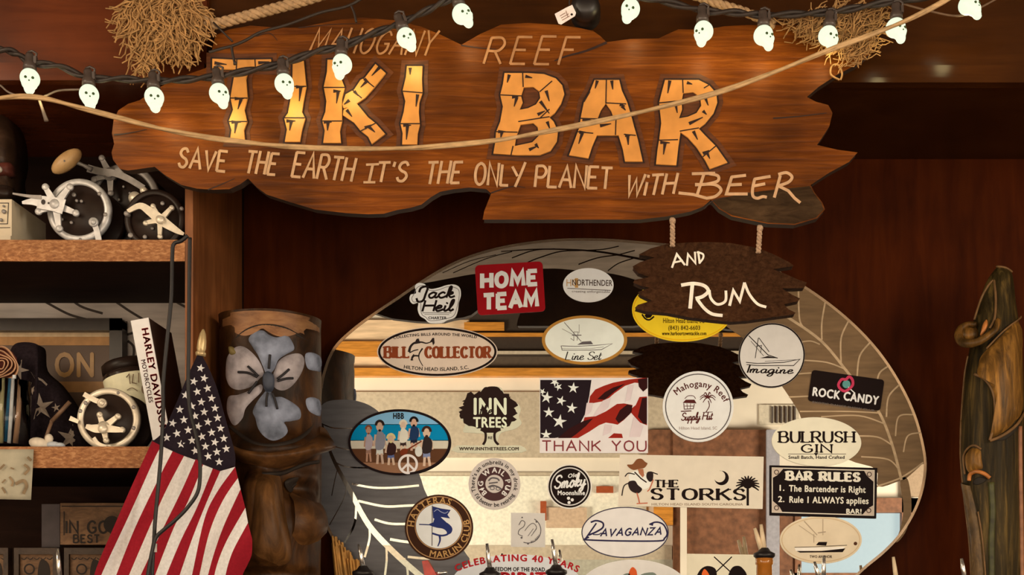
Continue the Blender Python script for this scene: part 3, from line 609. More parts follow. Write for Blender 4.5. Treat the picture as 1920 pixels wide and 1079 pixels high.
# supply hut
s = Sticker('round white sticker with red brown hut and palm beside flag sticker', ell(1309, 763, 66.5), ink(226, 216, 204), z=1)
RB = ink(84, 34, 30)
s.part('border', GRY, R_(ell(1309, 763, 61), 2, True))
s.part('lettering', RB, T_('Mahogany Reef', 0, 0, 12, bold=.03, shear=.2, arc=(1309, 772, 52, 46, 82, False), xs=.92)); s.part('lettering', RB, W_('Supply Hut', 1277, 1338, 789, 787, 14, wd=2, slant=.25, font=CURS, gap=.05))
s.part('small_lettering', ink(150, 125, 110), T_('Hilton Head Island, SC', 1309, 806, 5.5, fit=72))
s.part('hut_drawing', RB, many(R_(c2(pp('1284,748 1290,743 1300,743 1304,748')), 1.2), F_(pp('1280,756 1286,750 1302,750 1306,757')), R_(pp('1282,757 1283,768 1300,767 1302,758'), 1.4), R_(pp('1277,772 1296,771'), 2), R_(pp('1288,757 1289,768'), 1), R_(pp('1295,757 1294,768'), 1), R_(pp('1284,762 1300,762'), 1.2)))
s.part('palm_drawing', RB, many(R_(c2(pp('1328,752 1330,762 1324,773')), 1.6), R_(pp('1318,774 1336,773'), 1.2), *[R_(c2(pp('1327,746 %f,%f %f,%f' % (1327+8*math.cos(a), 743+7*math.sin(a), 1327+15*math.cos(a), 748+9*math.sin(a)))), 2.6, taper=lambda u: 1-.6*u) for a in (-.2, .35, 1.1, 2.2, 2.9, 3.4, 4.2, 5.1)]))
# thank you flag card
s = Sticker('rectangular sticker of waving flag with two thin red words beneath', pp('1012,709 1215,709 1215,850 1012,850'), ink(224, 208, 196))
NVY = ink(34, 22, 26)
s.part('canton', NVY, F_(pp('1013,713 1109,713 1105,742 1098,775 1085,800 1062,818 1040,822 1013,822')))
for q_ in (pp('1104,758 1106,744 1116,731 1132,724 1150,718 1180,712 1205,709 1214,709 1214,722 1200,719 1190,718 1172,724 1152,738 1136,752'), pp('1052,822 1072,806 1094,790 1096,783 1117,781 1136,772 1157,758 1170,757 1186,760 1184,774 1170,788 1158,797 1149,795 1136,793 1123,798 1105,810 1084,822'), pp('1199,745 1213,744 1213,798 1200,793 1188,780 1180,770 1192,760'), pp('1140,822 1151,813 1166,814 1168,822')): s.part('printed_stripe', ink(150, 36, 24), F_(q_), 1, label='red waving stripe')
for q_ in (pp('1120,749 1134,736 1150,727 1172,720 1152,735 1134,750'), pp('1196,712 1214,709 1214,728 1206,735 1198,726'), pp('1046,822 1066,805 1094,790 1112,785 1098,800 1080,815 1070,822'), pp('1204,747 1213,746 1213,796 1206,795 1196,782'), pp('1162,770 1176,759 1186,761 1182,776 1170,787 1160,794 1154,786')): s.part('printed_fold', ink(48, 16, 16), F_(q_), 2, label='dark fold of the printed flag')
for q_ in (pp('1096,782 1100,756 1112,756 1108,772'), pp('1112,781 1130,752 1146,745 1140,765 1126,777'), pp('1178,722 1188,722 1182,750 1172,754'), pp('1188,782 1206,800 1200,820 1180,820'), pp('1134,796 1148,798 1144,812 1130,818')): s.part('printed_tint', ink(214, 190, 182), F_(q_), 2, label='pinkish tint of the printed flag')
def stars(mb, y):
    for x, z, r, a in ((1025, 746, 12, 10), (1040, 717, 9, 35), (1047, 726, 8, 50), (1075, 728, 11, 5), (1052, 752, 10, 20), (1072, 766, 11, 8), (1029, 774, 11, 0), (1049, 791, 14, 10), (1024, 816, 11, 0), (1017, 735, 7, 30)): mb.flat([(max(1013.5, a_), min(821.5, max(713.5, b_))) for a_, b_ in star(x, z, r, a, .36)], y)
s.part('stars', ink(226, 220, 214), stars, 2, label='white printed stars')
s.part('lettering', ink(128, 52, 54), W_('THANK YOU', 1017, 1211, 846, 846, 18.5, wd=2.8, gap=.3))
# tree
q = c2(pp('906,729 924,725 940,728 947,742 958,752 972,758 976,770 973,782 978,794 970,802 962,806 940,812 934,825 936,836 976,836 978,849 857,849 857,836 900,836 910,828 910,815 880,812 868,810 872,795 862,783 866,770 874,756 884,746 896,740'), 3, True)
s = Sticker('die cut dark tree sticker with cream block lettering in its crown', q, ink(206, 196, 164))
rr = random.Random(3)
cr = [(917+54*math.cos(a)*(1+rr.uniform(-.14, .1)), 769+40*math.sin(a)*(1+rr.uniform(-.16, .1))) for a in [2*math.pi*i/64 for i in range(64)]]
s.part('tree_crown', ink(40, 24, 20), many(F_(cr), F_(c2(pp('900,740 910,728 922,725 936,728 944,744 940,752 904,752'), 3, True))))
s.part('tree_trunk', ink(40, 24, 20), many(R_(c2(pp('902,806 910,812 910,826 906,834')), 4.5), R_(c2(pp('938,806 928,812 928,826 934,834')), 4.5), F_(pp('900,803 940,803 930,812 910,812')), T_('RE', 919, 824, 5, bold=.04)))
CRE = ink(224, 220, 186)
s.part('lettering', CRE, many(T_('INN', 919, 778, 31, bold=.05, fit=66), T_('TREES', 919, 802, 19, bold=.05, fit=64)), 2)
s.part('script_word', ink(40, 24, 20), W_('the', 898, 926, 779, 778, 18, wd=2.4, slant=.25, font=CURS, gap=.06), 3, label='dark script word over the block letters')
s.part('small_lettering', ink(70, 52, 40), T_('WWW.INNTHETREES.COM', 917, 845, 6, bold=.05, fit=112), 2)
# cartoon band oval
q = ell(749, 830, 95, 61, 64)
s = Sticker('oval colourful cartoon sticker of beach musicians with white peace sign', q, ink(92, 56, 34), z=1)
def clip(y0, y1, n=20):
    o = []
    for i in range(n+1):
        z = y0+(y1-y0)*i/n; o.append((749+95*math.sqrt(max(0, 1-((z-830)/61)**2)), z))
    return o+[(2*749-x, z) for x, z in o[::-1]]
s.part('sky_band', ink(130, 176, 204), F_(clip(769.2, 797)), label='pale blue sky'); s.part('sea_band', ink(0, 128, 168), F_(clip(796, 827)), label='teal sea'); s.part('beach_band', ink(206, 190, 164), F_(clip(826, 842)), label='sand'); s.part('deck_band', ink(150, 104, 74), F_(clip(868, 890.8)), label='tan foreground')
def person(x, y0, y1, skin, hair, shirt, legs, w_=1.0):
    h = y1-y0; c = ink
    f = lambda m, fn, k=2, n='figure': s.part(n, m, fn, k)
    f(c(*legs), F_(pp('%f,%f %f,%f %f,%f %f,%f' % (x-5*w_, y0+h*.6, x+5*w_, y0+h*.6, x+6*w_, y0+h*.8, x-6*w_, y0+h*.8))))
    f(c(*skin), many(R_([(x-3*w_, y0+h*.78), (x-4*w_, y1)], 4*w_), R_([(x+3*w_, y0+h*.78), (x+5*w_, y1)], 4*w_), R_([(x-7*w_, y0+h*.35), (x-9*w_, y0+h*.6)], 3.4*w_), R_([(x+7*w_, y0+h*.35), (x+9*w_, y0+h*.58)], 3.4*w_), F_(ell(x, y0+h*.16, 6*w_, 8*w_, 16))))
    f(c(*shirt), F_(c2(pp('%f,%f %f,%f %f,%f %f,%f %f,%f' % (x-4*w_, y0+h*.28, x+4*w_, y0+h*.28, x+9*w_, y0+h*.42, x+6*w_, y0+h*.66, x-7*w_, y0+h*.66)), 3, True)), 3)
    f(c(*hair), many(R_(ell(x, y0+h*.13, 6*w_, 7*w_, 14, a0=180, a1=360), 4*w_), F_(ell(x, y0+h*.25, 2.4*w_, 2*w_, 10))), 3)
person(712, 787, 870, (196, 160, 134), (40, 26, 22), (132, 126, 130), (208, 200, 184), 1.15); person(691, 796, 866, (180, 132, 104), (130, 70, 44), (170, 150, 150), (150, 110, 90), .85)
person(756, 788, 850, (214, 180, 150), (220, 200, 170), (222, 208, 184), (60, 40, 36)); person(776, 783, 845, (206, 160, 132), (24, 16, 18), (30, 52, 84), (26, 30, 46), 1.1)
person(733, 815, 872, (206, 170, 140), (212, 190, 130), (54, 30, 28), (90, 100, 140), 1.1); person(800, 800, 874, (212, 176, 146), (60, 34, 26), (48, 36, 34), (128, 132, 158), 1.2)
s.part('guitar', ink(120, 50, 26), many(R_(pp('762,845 790,828'), 2.5), F_(ell(757, 848, 8, 6, 20, rot=-30))), 4); s.part('drum', ink(214, 206, 190), F_(ell(785, 847, 7, 10, 20)), 3)
s.part('initials', BLK, T_('HBB', 747, 786, 11, bold=.06, fit=21), 2)
s.part('peace_sign', ink(234, 216, 204), many(R_(ell(765, 871, 16.5), 4.5, True), R_(pp('765,855 765,887'), 4), R_(pp('765,870 753,882'), 4), R_(pp('765,870 777,882'), 4)), 5, label='white peace sign')
s.part('border', ink(30, 18, 18), R_(ell(749, 830, 94, 60, 64), 4.5, True), 5)
# gin oval
s = Sticker('cream oval gin sticker with black serif lettering on the tan leaf', ell(1531, 829, 84, 46, 64, rot=2), ink(230, 214, 182), z=1)
s.part('lettering', BLK, W_('BULRUSH', 1462, 1601, 830, 830, 20, wd=4.6, nib=.4, serif=4, gap=.24)); s.part('lettering', BLK, W_('GIN', 1503, 1559, 849, 849, 15, wd=4, nib=.4, serif=3.2, gap=.3))
s.part('small_lettering', BLK, many(T_('Small Batch, Hand Crafted', 1531, 861, 6, fit=106, bold=.04), R_(pp('1478,852 1586,852'), 1), F_(pp('1526,850 1534,850 1530,856'))))
# bar rules
q = pp('1443,873 1645,878 1643,973 1443,967')
s = Sticker('black rectangular bar rules sticker with ornate pale corners', q, ink(24, 14, 14), z=2)
s.part('border', ink(216, 196, 170), R_(pp('1448,878 1639,883 1638,967 1448,961'), 2, True))
def corners(mb, y, i):
    for cx, cy, a in ((1448, 878, 0), (1639, 883, 90), (1638, 967, 180), (1448, 961, 270))[i:i+1]:
        p = rot2(pp('%f,%f %f,%f %f,%f %f,%f %f,%f' % (cx, cy, cx+22, cy, cx+15, cy+8, cx+9, cy+14, cx, cy+19)), cx, cy, a); mb.flat(p, y)
for i in range(4): c_ = s.part('corner_ornament', ink(196, 172, 148), lambda mb, y: corners(mb, y, i), 2); cx, cy = ((1456, 886), (1630, 890), (1629, 958), (1456, 953))[i]; s.part('corner_knot', ink(60, 36, 30), lambda mb, y: mb.ribbon(ell(cx, cy, 4, 4, 14), 1.4, y, closed=True), 3)
PAL = ink(226, 210, 184)
s.part('heading', PAL, W_('BAR RULES', 1476, 1611, 900, 903, 15, wd=6.4, nib=.5, serif=4.6, gap=.36))
s.part('lettering', PAL, many(T_('1.', 1465, 921, 11, bold=.05), T_('The Bartender is Right', 1551, 923.5, 12, bold=.05, deg=1, fit=144), T_('2.', 1465, 942, 11, bold=.05), T_('Rule 1 ALWAYS applies', 1554, 944.5, 12, bold=.05, deg=1, fit=150), T_('BAR!', 1601, 964, 9, bold=.06, deg=1)))
# storks
q = pp('1162,853 1432,857 1430,955 1159,949')
s = Sticker('long cream sticker with a stork in straw hat, moon and palm', q, ink(222, 202, 174), z=1)
s.part('lettering', BLK, many(W_('STORKS', 1222, 1396, 937, 938, 20, wd=7, nib=.3, serif=4, gap=.28), W_('THE', 1228, 1271, 914, 914, 13, wd=4.5, nib=.35, serif=3, gap=.3)))
s.part('small_lettering', ink(160, 135, 110), T_('HILTON HEAD ISLAND SOUTH CAROLINA', 1307, 948.5, 4.5, fit=172, bold=.03))
s.part('crescent_moon', BLK, F_(ell(1353, 897, 13.5, a0=-100, a1=165, n=26)+ell(1349, 894, 11, a0=150, a1=-90, n=26)))
def palm(mb, y):
    mb.ribbon(pp('1402,912 1402,948'), 4.5, y)
    for k in range(13):
        a = math.radians(195-k*18); q_ = [(1402+t*22*math.cos(a), 908-t*20*math.sin(a)+5*t*t) for t in (0, .35, .7, 1)]; mb.ribbon(q_, 5.5, y, taper=lambda u: 1-.65*u)
    mb.flat(ell(1402, 909, 9, 8, 18), y)
s.part('palm_silhouette', BLK, palm)
s.part('stork_body', ink(234, 224, 208), F_(c2(pp('1180,890 1190,884 1200,884 1214,892 1220,908 1214,916 1202,918 1190,910 1180,900'), 4, True)), label='white stork body')
s.part('stork_wing', ink(44, 30, 28), many(F_(c2(pp('1178,905 1190,902 1196,910 1204,918 1196,926 1182,920'), 4, True), c2(pp('1214,886 1224,886 1224,900 1218,904 1212,896'), 4, True)), R_(pp('1222,886 1233,890'), 2), R_(pp('1190,886 1202,898 1212,905'), 2.4), R_(c2(pp('1180,906 1170,912 1166,930')), 2), R_(c2(pp('1172,894 1178,888 1190,890')), 2)), 2, label='dark wing feathers')
s.part('stork_hat', ink(128, 76, 44), F_(c2(pp('1176,872 1186,871 1194,862 1203,861 1210,867 1214,870 1208,878 1198,880 1188,882 1180,878'), 4, True)), 2, label='brown straw hat')
s.part('stork_bill', ink(172, 104, 70), F_(pp('1196,880 1206,880 1208,892 1205,896 1198,888')), 3)
s.part('stork_leg', ink(190, 100, 70), many(R_(pp('1194,924 1198,938 1199,944'), 2.2), R_(pp('1194,945 1214,944'), 2), R_(pp('1225,900 1218,918 1214,922'), 2)), 2)
# umbrella pub ring
s = Sticker('round grey ringed sticker with wording around a dark band', ell(927, 908, 48.5), ink(200, 182, 166))
s.part('band', ink(74, 46, 44), lambda mb, y: mb.flat(ell(927, 908, 32), y, holes=[ell(927, 908, 17)]))
s.part('band_lettering', ink(220, 205, 190), many(T_('BIG WAIL PUB', 0, 0, 9.5, bold=.05, arc=(927, 908, 21, 21, 90, False), sp=.1), F_(ell(904, 918, 2.6, n=14), ell(949, 917, 2.6, n=14))), 2)
s.part('lettering', ink(40, 30, 30), many(T_("There's an umbrella in my drink", 0, 0, 7.5, bold=.03, shear=.15, arc=(927, 908, 37, 37, 92, False), xs=.95), T_("I'd better be retiring", 0, 0, 7.5, bold=.03, arc=(927, 908, 43, 43, -90, True), xs=.95)))
s.part('emblem', GRY, many(R_(c2(pp('916,902 922,897 932,898 936,902')), 3), R_(pp('917,907 933,905'), 2.6), R_(c2(pp('916,914 924,911 934,914 940,918')), 3), R_(ell(923, 916, 4, 3, 14), 1.4, True), R_(ell(934, 917, 4, 3, 14), 1.4, True)))
# smoky
s = Sticker('round black sticker with white script and double ring near centre', ell(1068, 913, 42), ink(226, 210, 190))
s.part('face', BLK, F_(ell(1068, 913, 39.5)), label='black face'); s.part('ring', ink(205, 192, 180), R_(ell(1068, 913, 35), 2.2, True), 2)
s.part('lettering', WHT, many(W_('Smoky', 1039, 1101, 917, 911, 24, wd=3.2, slant=.2, font=CURS, gap=.08), T_('Ole', 1073, 896, 7.5, bold=.05, shear=.3, deg=-8), T_('Moonshine', 1071, 929, 8.5, bold=.06, fit=52), F_(ell(1066, 935, 3, n=14), ell(1073, 938, 3, n=14), ell(1067, 943, 3, n=14))), 2)
# marlin club
s = Sticker('round brown bordered fishing club sticker with blue marlin and flag', ell(823, 990, 64, 62), ink(60, 32, 18), z=1)
s.part('ring', ink(176, 128, 84), lambda mb, y: [mb.ribbon(ell(823, 990, 60, 58), 1.8, y, closed=True), mb.ribbon(ell(823, 987, 44.5, 43.5), 1.8, y, closed=True)], 2)
s.part('face', ink(226, 216, 204), F_(ell(823, 987, 43, 42)), label='pale centre')
s.part('lettering', ink(190, 140, 82), many(T_('HATTERAS', 0, 0, 11.5, bold=.03, arc=(823, 990, 47, 46, 122, False), sp=.12), T_('MARLIN CLUB', 0, 0, 11.5, bold=.03, arc=(823, 990, 58, 56, -48, True), sp=.12)), 2)
NV = ink(40, 48, 96)
s.part('marlin', NV, many(R_(pp('786,984 812,985'), 2), F_(c2(pp('804,984.5 814,980 828,978 840,982 848,991 846,1000 839,1003 837,997 830,992 818,990'), 3, True), pp('812,981 815,972 822,964 828,972 838,981')), R_(c2(pp('845,996 838,1003 826,1005 811,1001')), 3.4), R_(c2(pp('824,1004 825,1014 821,1025')), 4.5, taper=lambda u: 1-.6*u)), 2, label='navy marlin')
s.part('flag', NV, F_(pp('811,950 826,954 845,957 839,966 844,973 826,970 820,976 812,972')), 2, label='navy flag'); s.part('flag_pole', GRY, R_(pp('810.5,949 810,1024'), 1.6), 2)
s.part('flag_swirl', ink(150, 150, 170), R_(c2(pp('814,960 820,956 826,960 834,963 840,960')), 1.4), 3)
# clear square
s = Sticker('small square clear sticker with thin sketched circle at mirror bottom', pp('958,962 1022,963 1022,1027 958,1026'), ink(206, 192, 176))
s.part('sketch', GRY, many(R_(ell(990, 995, 24, n=30, a0=-60, a1=110), 1.6), T_('BLUEFIN', 0, 0, 4, bold=.04, arc=(990, 995, 25, 25, -50, True)), R_(c2(pp('973,985 978,977 984,980 982,988 974,994 972,1002 980,1006')), 1.4), R_(c2(pp('984,996 992,986 1000,982 1006,990 1000,1000')), 1.2), R_(pp('990,1006 1000,992'), 1), R_(pp('996,1006 1006,992'), 1), F_(ell(979, 971, 1.5, n=8), ell(1006, 979, 2, n=8), ell(978, 1009, 2, n=8), ell(990, 1020, 2, n=8))))
# hook oval
s = Sticker('white oval sticker with navy lettering ending in a fish hook', ell(1172, 999, 82, 48, 64), ink(226, 212, 198), z=2)
s.part('border', ink(66, 58, 70), R_(ell(1172, 999, 81, 47, 64), 2, True))
IND = ink(44, 38, 66)
s.part('lettering', IND, many(W_('AVAGANZA', 1126, 1243, 1006, 1003, 13, wd=2.8, slant=.3, gap=.3), R_(c2(pp('1108,980 1118,977 1130,981 1130,990 1118,998 1104,1004')), 3.2), R_(pp('1118,982 1097,1012'), 2.8), R_(c2(pp('1112,1003 1122,1003 1128,1000')), 2), R_(c2(pp('1104,1008 1098,1011 1100,1013 1160,1015 1235,1015 1246,1010 1251,1001 1246,987 1238,981 1228,980 1218,984')), 3), F_(pp('1216,984 1226,980 1224,987'))))
# big lower oval with red lettering
s = Sticker('large white oval sticker with arched red lettering behind bottle pourers', ell(968, 1096, 122, 56, 64), ink(218, 210, 202), z=1)
s.part('lettering', ink(172, 34, 38), many(T_('CELEBRATING 40 YEARS', 0, 0, 12.5, bold=.06, arc=(968, 1096, 132, 43, 90, False), xs=1.02, sp=.06), T_('SPIRIT', 972, 1096, 22, bold=.07, fit=110)))
s.part('small_lettering', BLK, T_('FREEDOM OF THE ROAD', 970, 1072, 7.5, bold=.06, fit=104, deg=.5))
# lower oval with orange figure
s = Sticker('white oval sticker at the bottom edge topped by an orange flame shape', ell(1188, 1110, 105, 60, 64), ink(222, 208, 192))
s.part('flame', ink(214, 88, 40), F_(c2(pp('1178,1090 1180,1072 1186,1064 1193,1070 1195,1080 1200,1090'), 3, True)), label='orange flame'); s.part('foliage', ink(120, 126, 110), F_(c2(pp('1168,1079 1180,1076 1182,1090 1166,1090'), 3, True), c2(pp('1202,1078 1224,1074 1230,1082 1204,1090'), 3, True)))
# card with crossed rods
s = Sticker('cream square card with crossed rods and dark dogs at lower right', pp('1288,1039 1420,1041 1420,1140 1288,1140'), ink(230, 212, 178), z=1)
s.part('crossed_rods', BLK, many(R_(pp('1339,1045 1375,1078'), 2.2), R_(pp('1372,1045 1338,1078'), 2.2)))
s.part('dark_figure', BLK, F_(c2(pp('1306,1082 1314,1068 1326,1062 1340,1066 1344,1078 1340,1095 1306,1095'), 3, True), c2(pp('1366,1078 1374,1064 1386,1062 1394,1068 1400,1078 1400,1095 1366,1095'), 3, True)))
s.part('orange_patch', ink(226, 100, 44), F_(c2(pp('1316,1080 1320,1068 1326,1072 1330,1082'), 3, True)), 2, label='orange face')
# tan boat oval
s = Sticker('tan oval sticker with pale boat drawing below the black rectangle', ell(1539, 1013, 77, 45, 64), ink(222, 196, 160), z=1)
s.part('border', ink(206, 172, 128), R_(ell(1539, 1013, 73, 41, 64), 1.6, True))
s.part('hull', ink(244, 228, 200), F_(pp('1490,1028 1585,1026 1578,1032 1492,1034')), label='white hull'); s.part('boat_drawing', BLK, many(F_(pp('1494,1034 1540,1034 1585,1029 1580,1036 1500,1037'), pp('1530,1023 1535,1017 1551,1017 1549,1024')), R_(pp('1490,1027 1530,1026 1588,1023'), 1)), 2)
s.part('rigging', ink(176, 150, 120), many(R_(pp('1508,978 1532,1004'), 1.6), R_(pp('1498,986 1530,1008'), 1), R_(pp('1543,974 1543,1004'), 1), R_(pp('1526,1002 1526,1018'), 1), R_(pp('1534,1000 1548,998'), 2)), 2)
s.part('small_lettering', ink(80, 60, 44), T_('TWO ANCHOR', 1539, 1047, 5, bold=.05, fit=42)); s.part('dot', BRN, F_(ell(1604, 1020, 3.4, n=14)))

# ================================================================ ropes, cords and the skull lights
def strand_rope(mb, path, r, tw, k=3, n=6):
    q = cat(path, 14); d = 0
    for j in range(k):
        V = []; d = 0
        for i, p in enumerate(q):
            tg = (q[min(len(q)-1, i+1)]-q[max(0, i-1)]).normalized(); d += (q[i]-q[i-1]).length if i else 0
            u = Vector((0, 1, 0)); v = tg.cross(u); a = d*tw+2*math.pi*j/k
            V.append(p+(u*math.cos(a)+v*math.sin(a))*r*.55)
        mb.tube(V, r*.62, n)
def fray(mb, region, y, n, lmin, lmax, bias, seed, r=.0010):
    """loose curly fibres filling an outline"""
    rd = random.Random(seed); cx = sum(p[0] for p in region)/len(region); cz = sum(p[1] for p in region)/len(region)
    for i in range(n):
        a = rd.choice(region); t = rd.random()**.6; x, z = cx+(a[0]-cx)*t, cz+(a[1]-cz)*t
        dx, dz = bias(x-cx, z-cz, rd); L = rd.uniform(lmin, lmax); yy = y-rd.uniform(0, .024)*(1-t*.6)
        ph, f, am = rd.uniform(0, 6), rd.uniform(.8, 2.2), rd.uniform(3, 10); pts = []
        for k in range(9):
            u = k/8; w_ = am*math.sin(ph+f*6.28*u)
            pts.append(P(x+dx*L*(u-.5)-dz*w_, z+dz*L*(u-.5)+dx*w_+6*u*u, yy-.006*math.sin(ph+u*4)))
        mb.tube(pts, [r*(1.25-.5*abs(k-4)/4) for k in range(9)], 4, cap=False)
straw = mat('sisal_fibre', (.42, .23, .085), .85, noise=.35, scale=120)
ropem = mat('manila_rope', (.40, .25, .13), .85, noise=.3, scale=200)
YF_ = -.40
ra = thing('hanging_rope', 'twisted tan rope with a bushy frayed knot at upper left of the sign', 'rope', P(400, 45, YF_))
mb = MB(); strand_rope(mb, [P(*p, YF_) for p in ((385, 38), (404, 44), (440, 36), (500, 20), (560, 4), (620, -14), (680, -30))], .0075, 190); mb.build('rope', ropem, ra)
reg = pp('232,6 260,-12 300,-20 345,-8 378,8 386,30 380,58 366,82 352,100 335,96 300,90 285,110 270,124 258,112 246,84 238,52 230,28')
def ba(x, z, rd):
    a = math.atan2(z+75, x*.8-12)+rd.uniform(-.8, .8); return math.cos(a), math.sin(a)
mb = MB(); fray(mb, reg, YF_+.004, 520, 40, 85, ba, 4, .0013); mb.build('frayed_end', straw, ra)
rb = thing('hanging_rope', 'twisted tan rope with a flattened frayed end at upper right of the sign', 'rope', P(1440, 42, YF_))
mb = MB(); strand_rope(mb, [P(*p, YF_) for p in ((1260, -22), (1310, -6), (1350, 8), (1400, 24), (1436, 40), (1452, 46))], .0065, 190); mb.build('rope', ropem, rb)
reg = pp('1480,36 1520,30 1560,22 1610,14 1648,12 1660,30 1652,60 1636,88 1618,104 1596,102 1570,86 1540,66 1505,52')
def bb(x, z, rd): a = math.radians(150)+rd.uniform(-.7, .7); return math.cos(a), math.sin(a)
mb = MB(); fray(mb, reg, YF_+.002, 380, 30, 80, bb, 9)
mb.tube([P(x, z, -.398) for x, z in c2(pp('1574,150 1558,140 1560,124 1572,122 1579,138 1576,150'))], .0016, 6)
mb.build('frayed_end', straw, rb)
# the long tan cord slung across the sign
YC = -.482
cordm = mat('tan_leather_cord', (.52, .33, .16), .55, noise=.25, scale=50, stretch=(1, 3, 3), bump=.2)
q = [P(x, z, YC) for x, z in c2(pp('-60,192 0,184 45,181 90,186 150,202 215,219 300,241 390,258 470,268 540,275 630,279 760,278 850,272 940,262 1040,244 1130,226 1240,201 1350,172 1450,136 1560,92 1630,66 1700,38 1770,2 1830,-40'), 8)]
mb = MB()
for k in (0, 1): mb.tube([p+Vector((0, .0012*math.sin(i*.16+k*3.14), .0015*math.cos(i*.16+k*3.14))) for i, p in enumerate(q)], .0029, 8)
tag(mb.build('cord', cordm), 'long tan cord slung in a shallow curve across the big sign', 'cord')

# skull lights
YL = -.442
blackp = mat('black_plastic', (.018, .013, .012), .4, noise=.2, spec=.5)
sockm = mat('socket_plastic', (.070, .050, .042), .38, noise=.2, spec=.5)
glow = mat('lit_skull_bulb', (.10, .11, .08), .4, noise=.03, scale=30, emit=(.90, 1.0, .74), es=1.0)
# faint printed relief: emission dips slightly in a fine noise
nt = glow.node_tree; n_ = nt.nodes.new('ShaderNodeTexNoise'); n_.inputs['Scale'].default_value = 130; r_ = nt.nodes.new('ShaderNodeMapRange')
r_.inputs[1].default_value = .25; r_.inputs[2].default_value = .48; r_.inputs[3].default_value = .62; r_.inputs[4].default_value = 1.02
nt.links.new(n_.outputs['Fac'], r_.inputs[0]); nt.links.new(r_.outputs[0], nt.nodes['Principled BSDF'].inputs['Emission Strength'])
pitm = mat('dark_green_pit', (.045, .075, .02), .6)
def smin(a, b, k): h = max(k-abs(a-b), 0)/k; return min(a, b)-h*h*k*.25
def skull_sdf(p):
    x, y, z = p
    e = lambda cx, cy, cz, rx, ry, rz: (math.sqrt(((x-cx)/rx)**2+((y-cy)/ry)**2+((z-cz)/rz)**2)-1)*min(rx, ry, rz)
    d = e(0, .10, .30, .66, .74, .66)
    d = smin(d, e(0, -.20, -.18, .54, .48, .50), .16); d = smin(d, e(0, -.32, -.62, .36, .33, .42), .12)
    for s_ in (-1, 1):
        d = smin(d, e(s_*.36, -.36, -.08, .16, .16, .13), .12)
        d = max(d, -e(s_*.23, -.70, .06, .17, .16, .15))
    d = max(d, -e(0, -.70, -.16, .07, .12, .11)); d = max(d, -(max(abs(z+.47)-.018, abs(x)-.22, y+.36)))
    return d
mb = MB(); NU, NV_ = 40, 30; V = []; c0 = Vector((0, -.05, .05))
for i in range(NV_+1):
    th = math.pi*i/NV_
    for k in range(NU):
        ph = 2*math.pi*k/NU; dv = Vector((math.sin(th)*math.cos(ph), math.sin(th)*math.sin(ph), math.cos(th)))
        lo, hi = 0.0, 1.4
        if skull_sdf(c0) < 0:
            t = 0.0
            while t < 1.4 and skull_sdf(c0+dv*t) < 0: t += .04
            lo, hi = t-.04, t
            for _ in range(7):
                m_ = (lo+hi)/2
                if skull_sdf(c0+dv*m_) < 0: lo = m_
                else: hi = m_
        V.append((c0+dv*lo)*.0218)
mb.add(V, [(i*NU+k, (i+1)*NU+k, (i+1)*NU+(k+1) % NU, i*NU+(k+1) % NU) for i in range(NV_) for k in range(NU)], True)
mb.use(1)
for x, y, z, r in ((-.23, -.58, .06, .10), (.23, -.58, .06, .10), (0, -.64, -.18, .055)): mb.ball(Vector((x, y, z))*.0218, r*.0218, 10)
lights = thing('string_lights', 'black cable string of glowing skull bulbs draped above the sign', 'string lights', P(760, 60, YL))
SKULLS = [(55, 158, 0, 20, 57, 122), (167, 188, -3, 25, 165, 150), (286, 193, -4, 20, 290, 155), (409, 186, -8, 35, 408, 148), (531, 168, -8, 25, 530, 124), (641, 131, -2, -15, 638, 92), (759, 83, -22, 10, 747, 47), (863, 38, -20, 25, 855, 5),
          (1185, 28, 16, 0, 1192, -8), (1317, 69, -3, -30, 1317, 24), (1433, 77, -4, 30, 1430, 34), (1555, 78, 2, 25, 1555, 36), (1680, 63, -2, 30, 1681, 16), (1816, 20, -12, 40, 1812, -16)]
proto = None
sk = MB(); so = MB()
so.lathe((0, 0, 0), [(.0001, .020), (.0055, .020), (.0068, .016), (.0068, .007), (.0088, .005), (.0098, .0), (.0098, -.005), (.0001, -.005)], n=16)
so.box((.0068, -.0035, .004), (.0110, .0035, .015)); so.tube([(.009, 0, .014), (.0105, 0, .020), (.004, 0, .024), (-.003, 0, .022)], .0019, 6)
for i, (x, z, roll, yaw, sx, sz) in enumerate(SKULLS):
    c = P(x, z-5, YL); base = P(sx+.55*(x-sx), z-33, YL)
    if i == 0:
        s0 = so.build('lamp_socket', sockm, lights, origin=(0, 0, 0)); b0 = mb.build('skull_bulb', [glow, pitm], s0, origin=(0, 0, 0)); b0['label'] = 'glowing cream skull shaped bulb'
        s_, b_ = s0, b0
    else:
        s_ = s0.copy(); COL.objects.link(s_); b_ = b0.copy(); COL.objects.link(b_); b_.parent = s_
    s_.parent = lights; s_.location = base-Vector(lights['_w']); s_.rotation_euler = (0, math.radians(roll), 0)
    pl_ = bpy.data.lights.new('bulb_glow', 'POINT'); pl_.energy = .048; pl_.color = (1, .80, .36); pl_.shadow_soft_size = .012
    lo_ = bpy.data.objects.new('bulb_glow', pl_); COL.objects.link(lo_); lo_.location = c+Vector((.004, .024, -.016))
    b_.location = (0, 0, -.0235); b_.rotation_euler = (math.radians(-4), 0, math.radians(yaw))
def pair(mb, path, y, r, sep, f=.35):
    q = [P(a, b, y) for a, b in c2(pp(path), 10)]
    for k in (0, 1): mb.tube([p+Vector((0, sep*math.sin(i*f+k*3.14), sep*math.cos(i*f+k*3.14))) for i, p in enumerate(q)], r, 6)
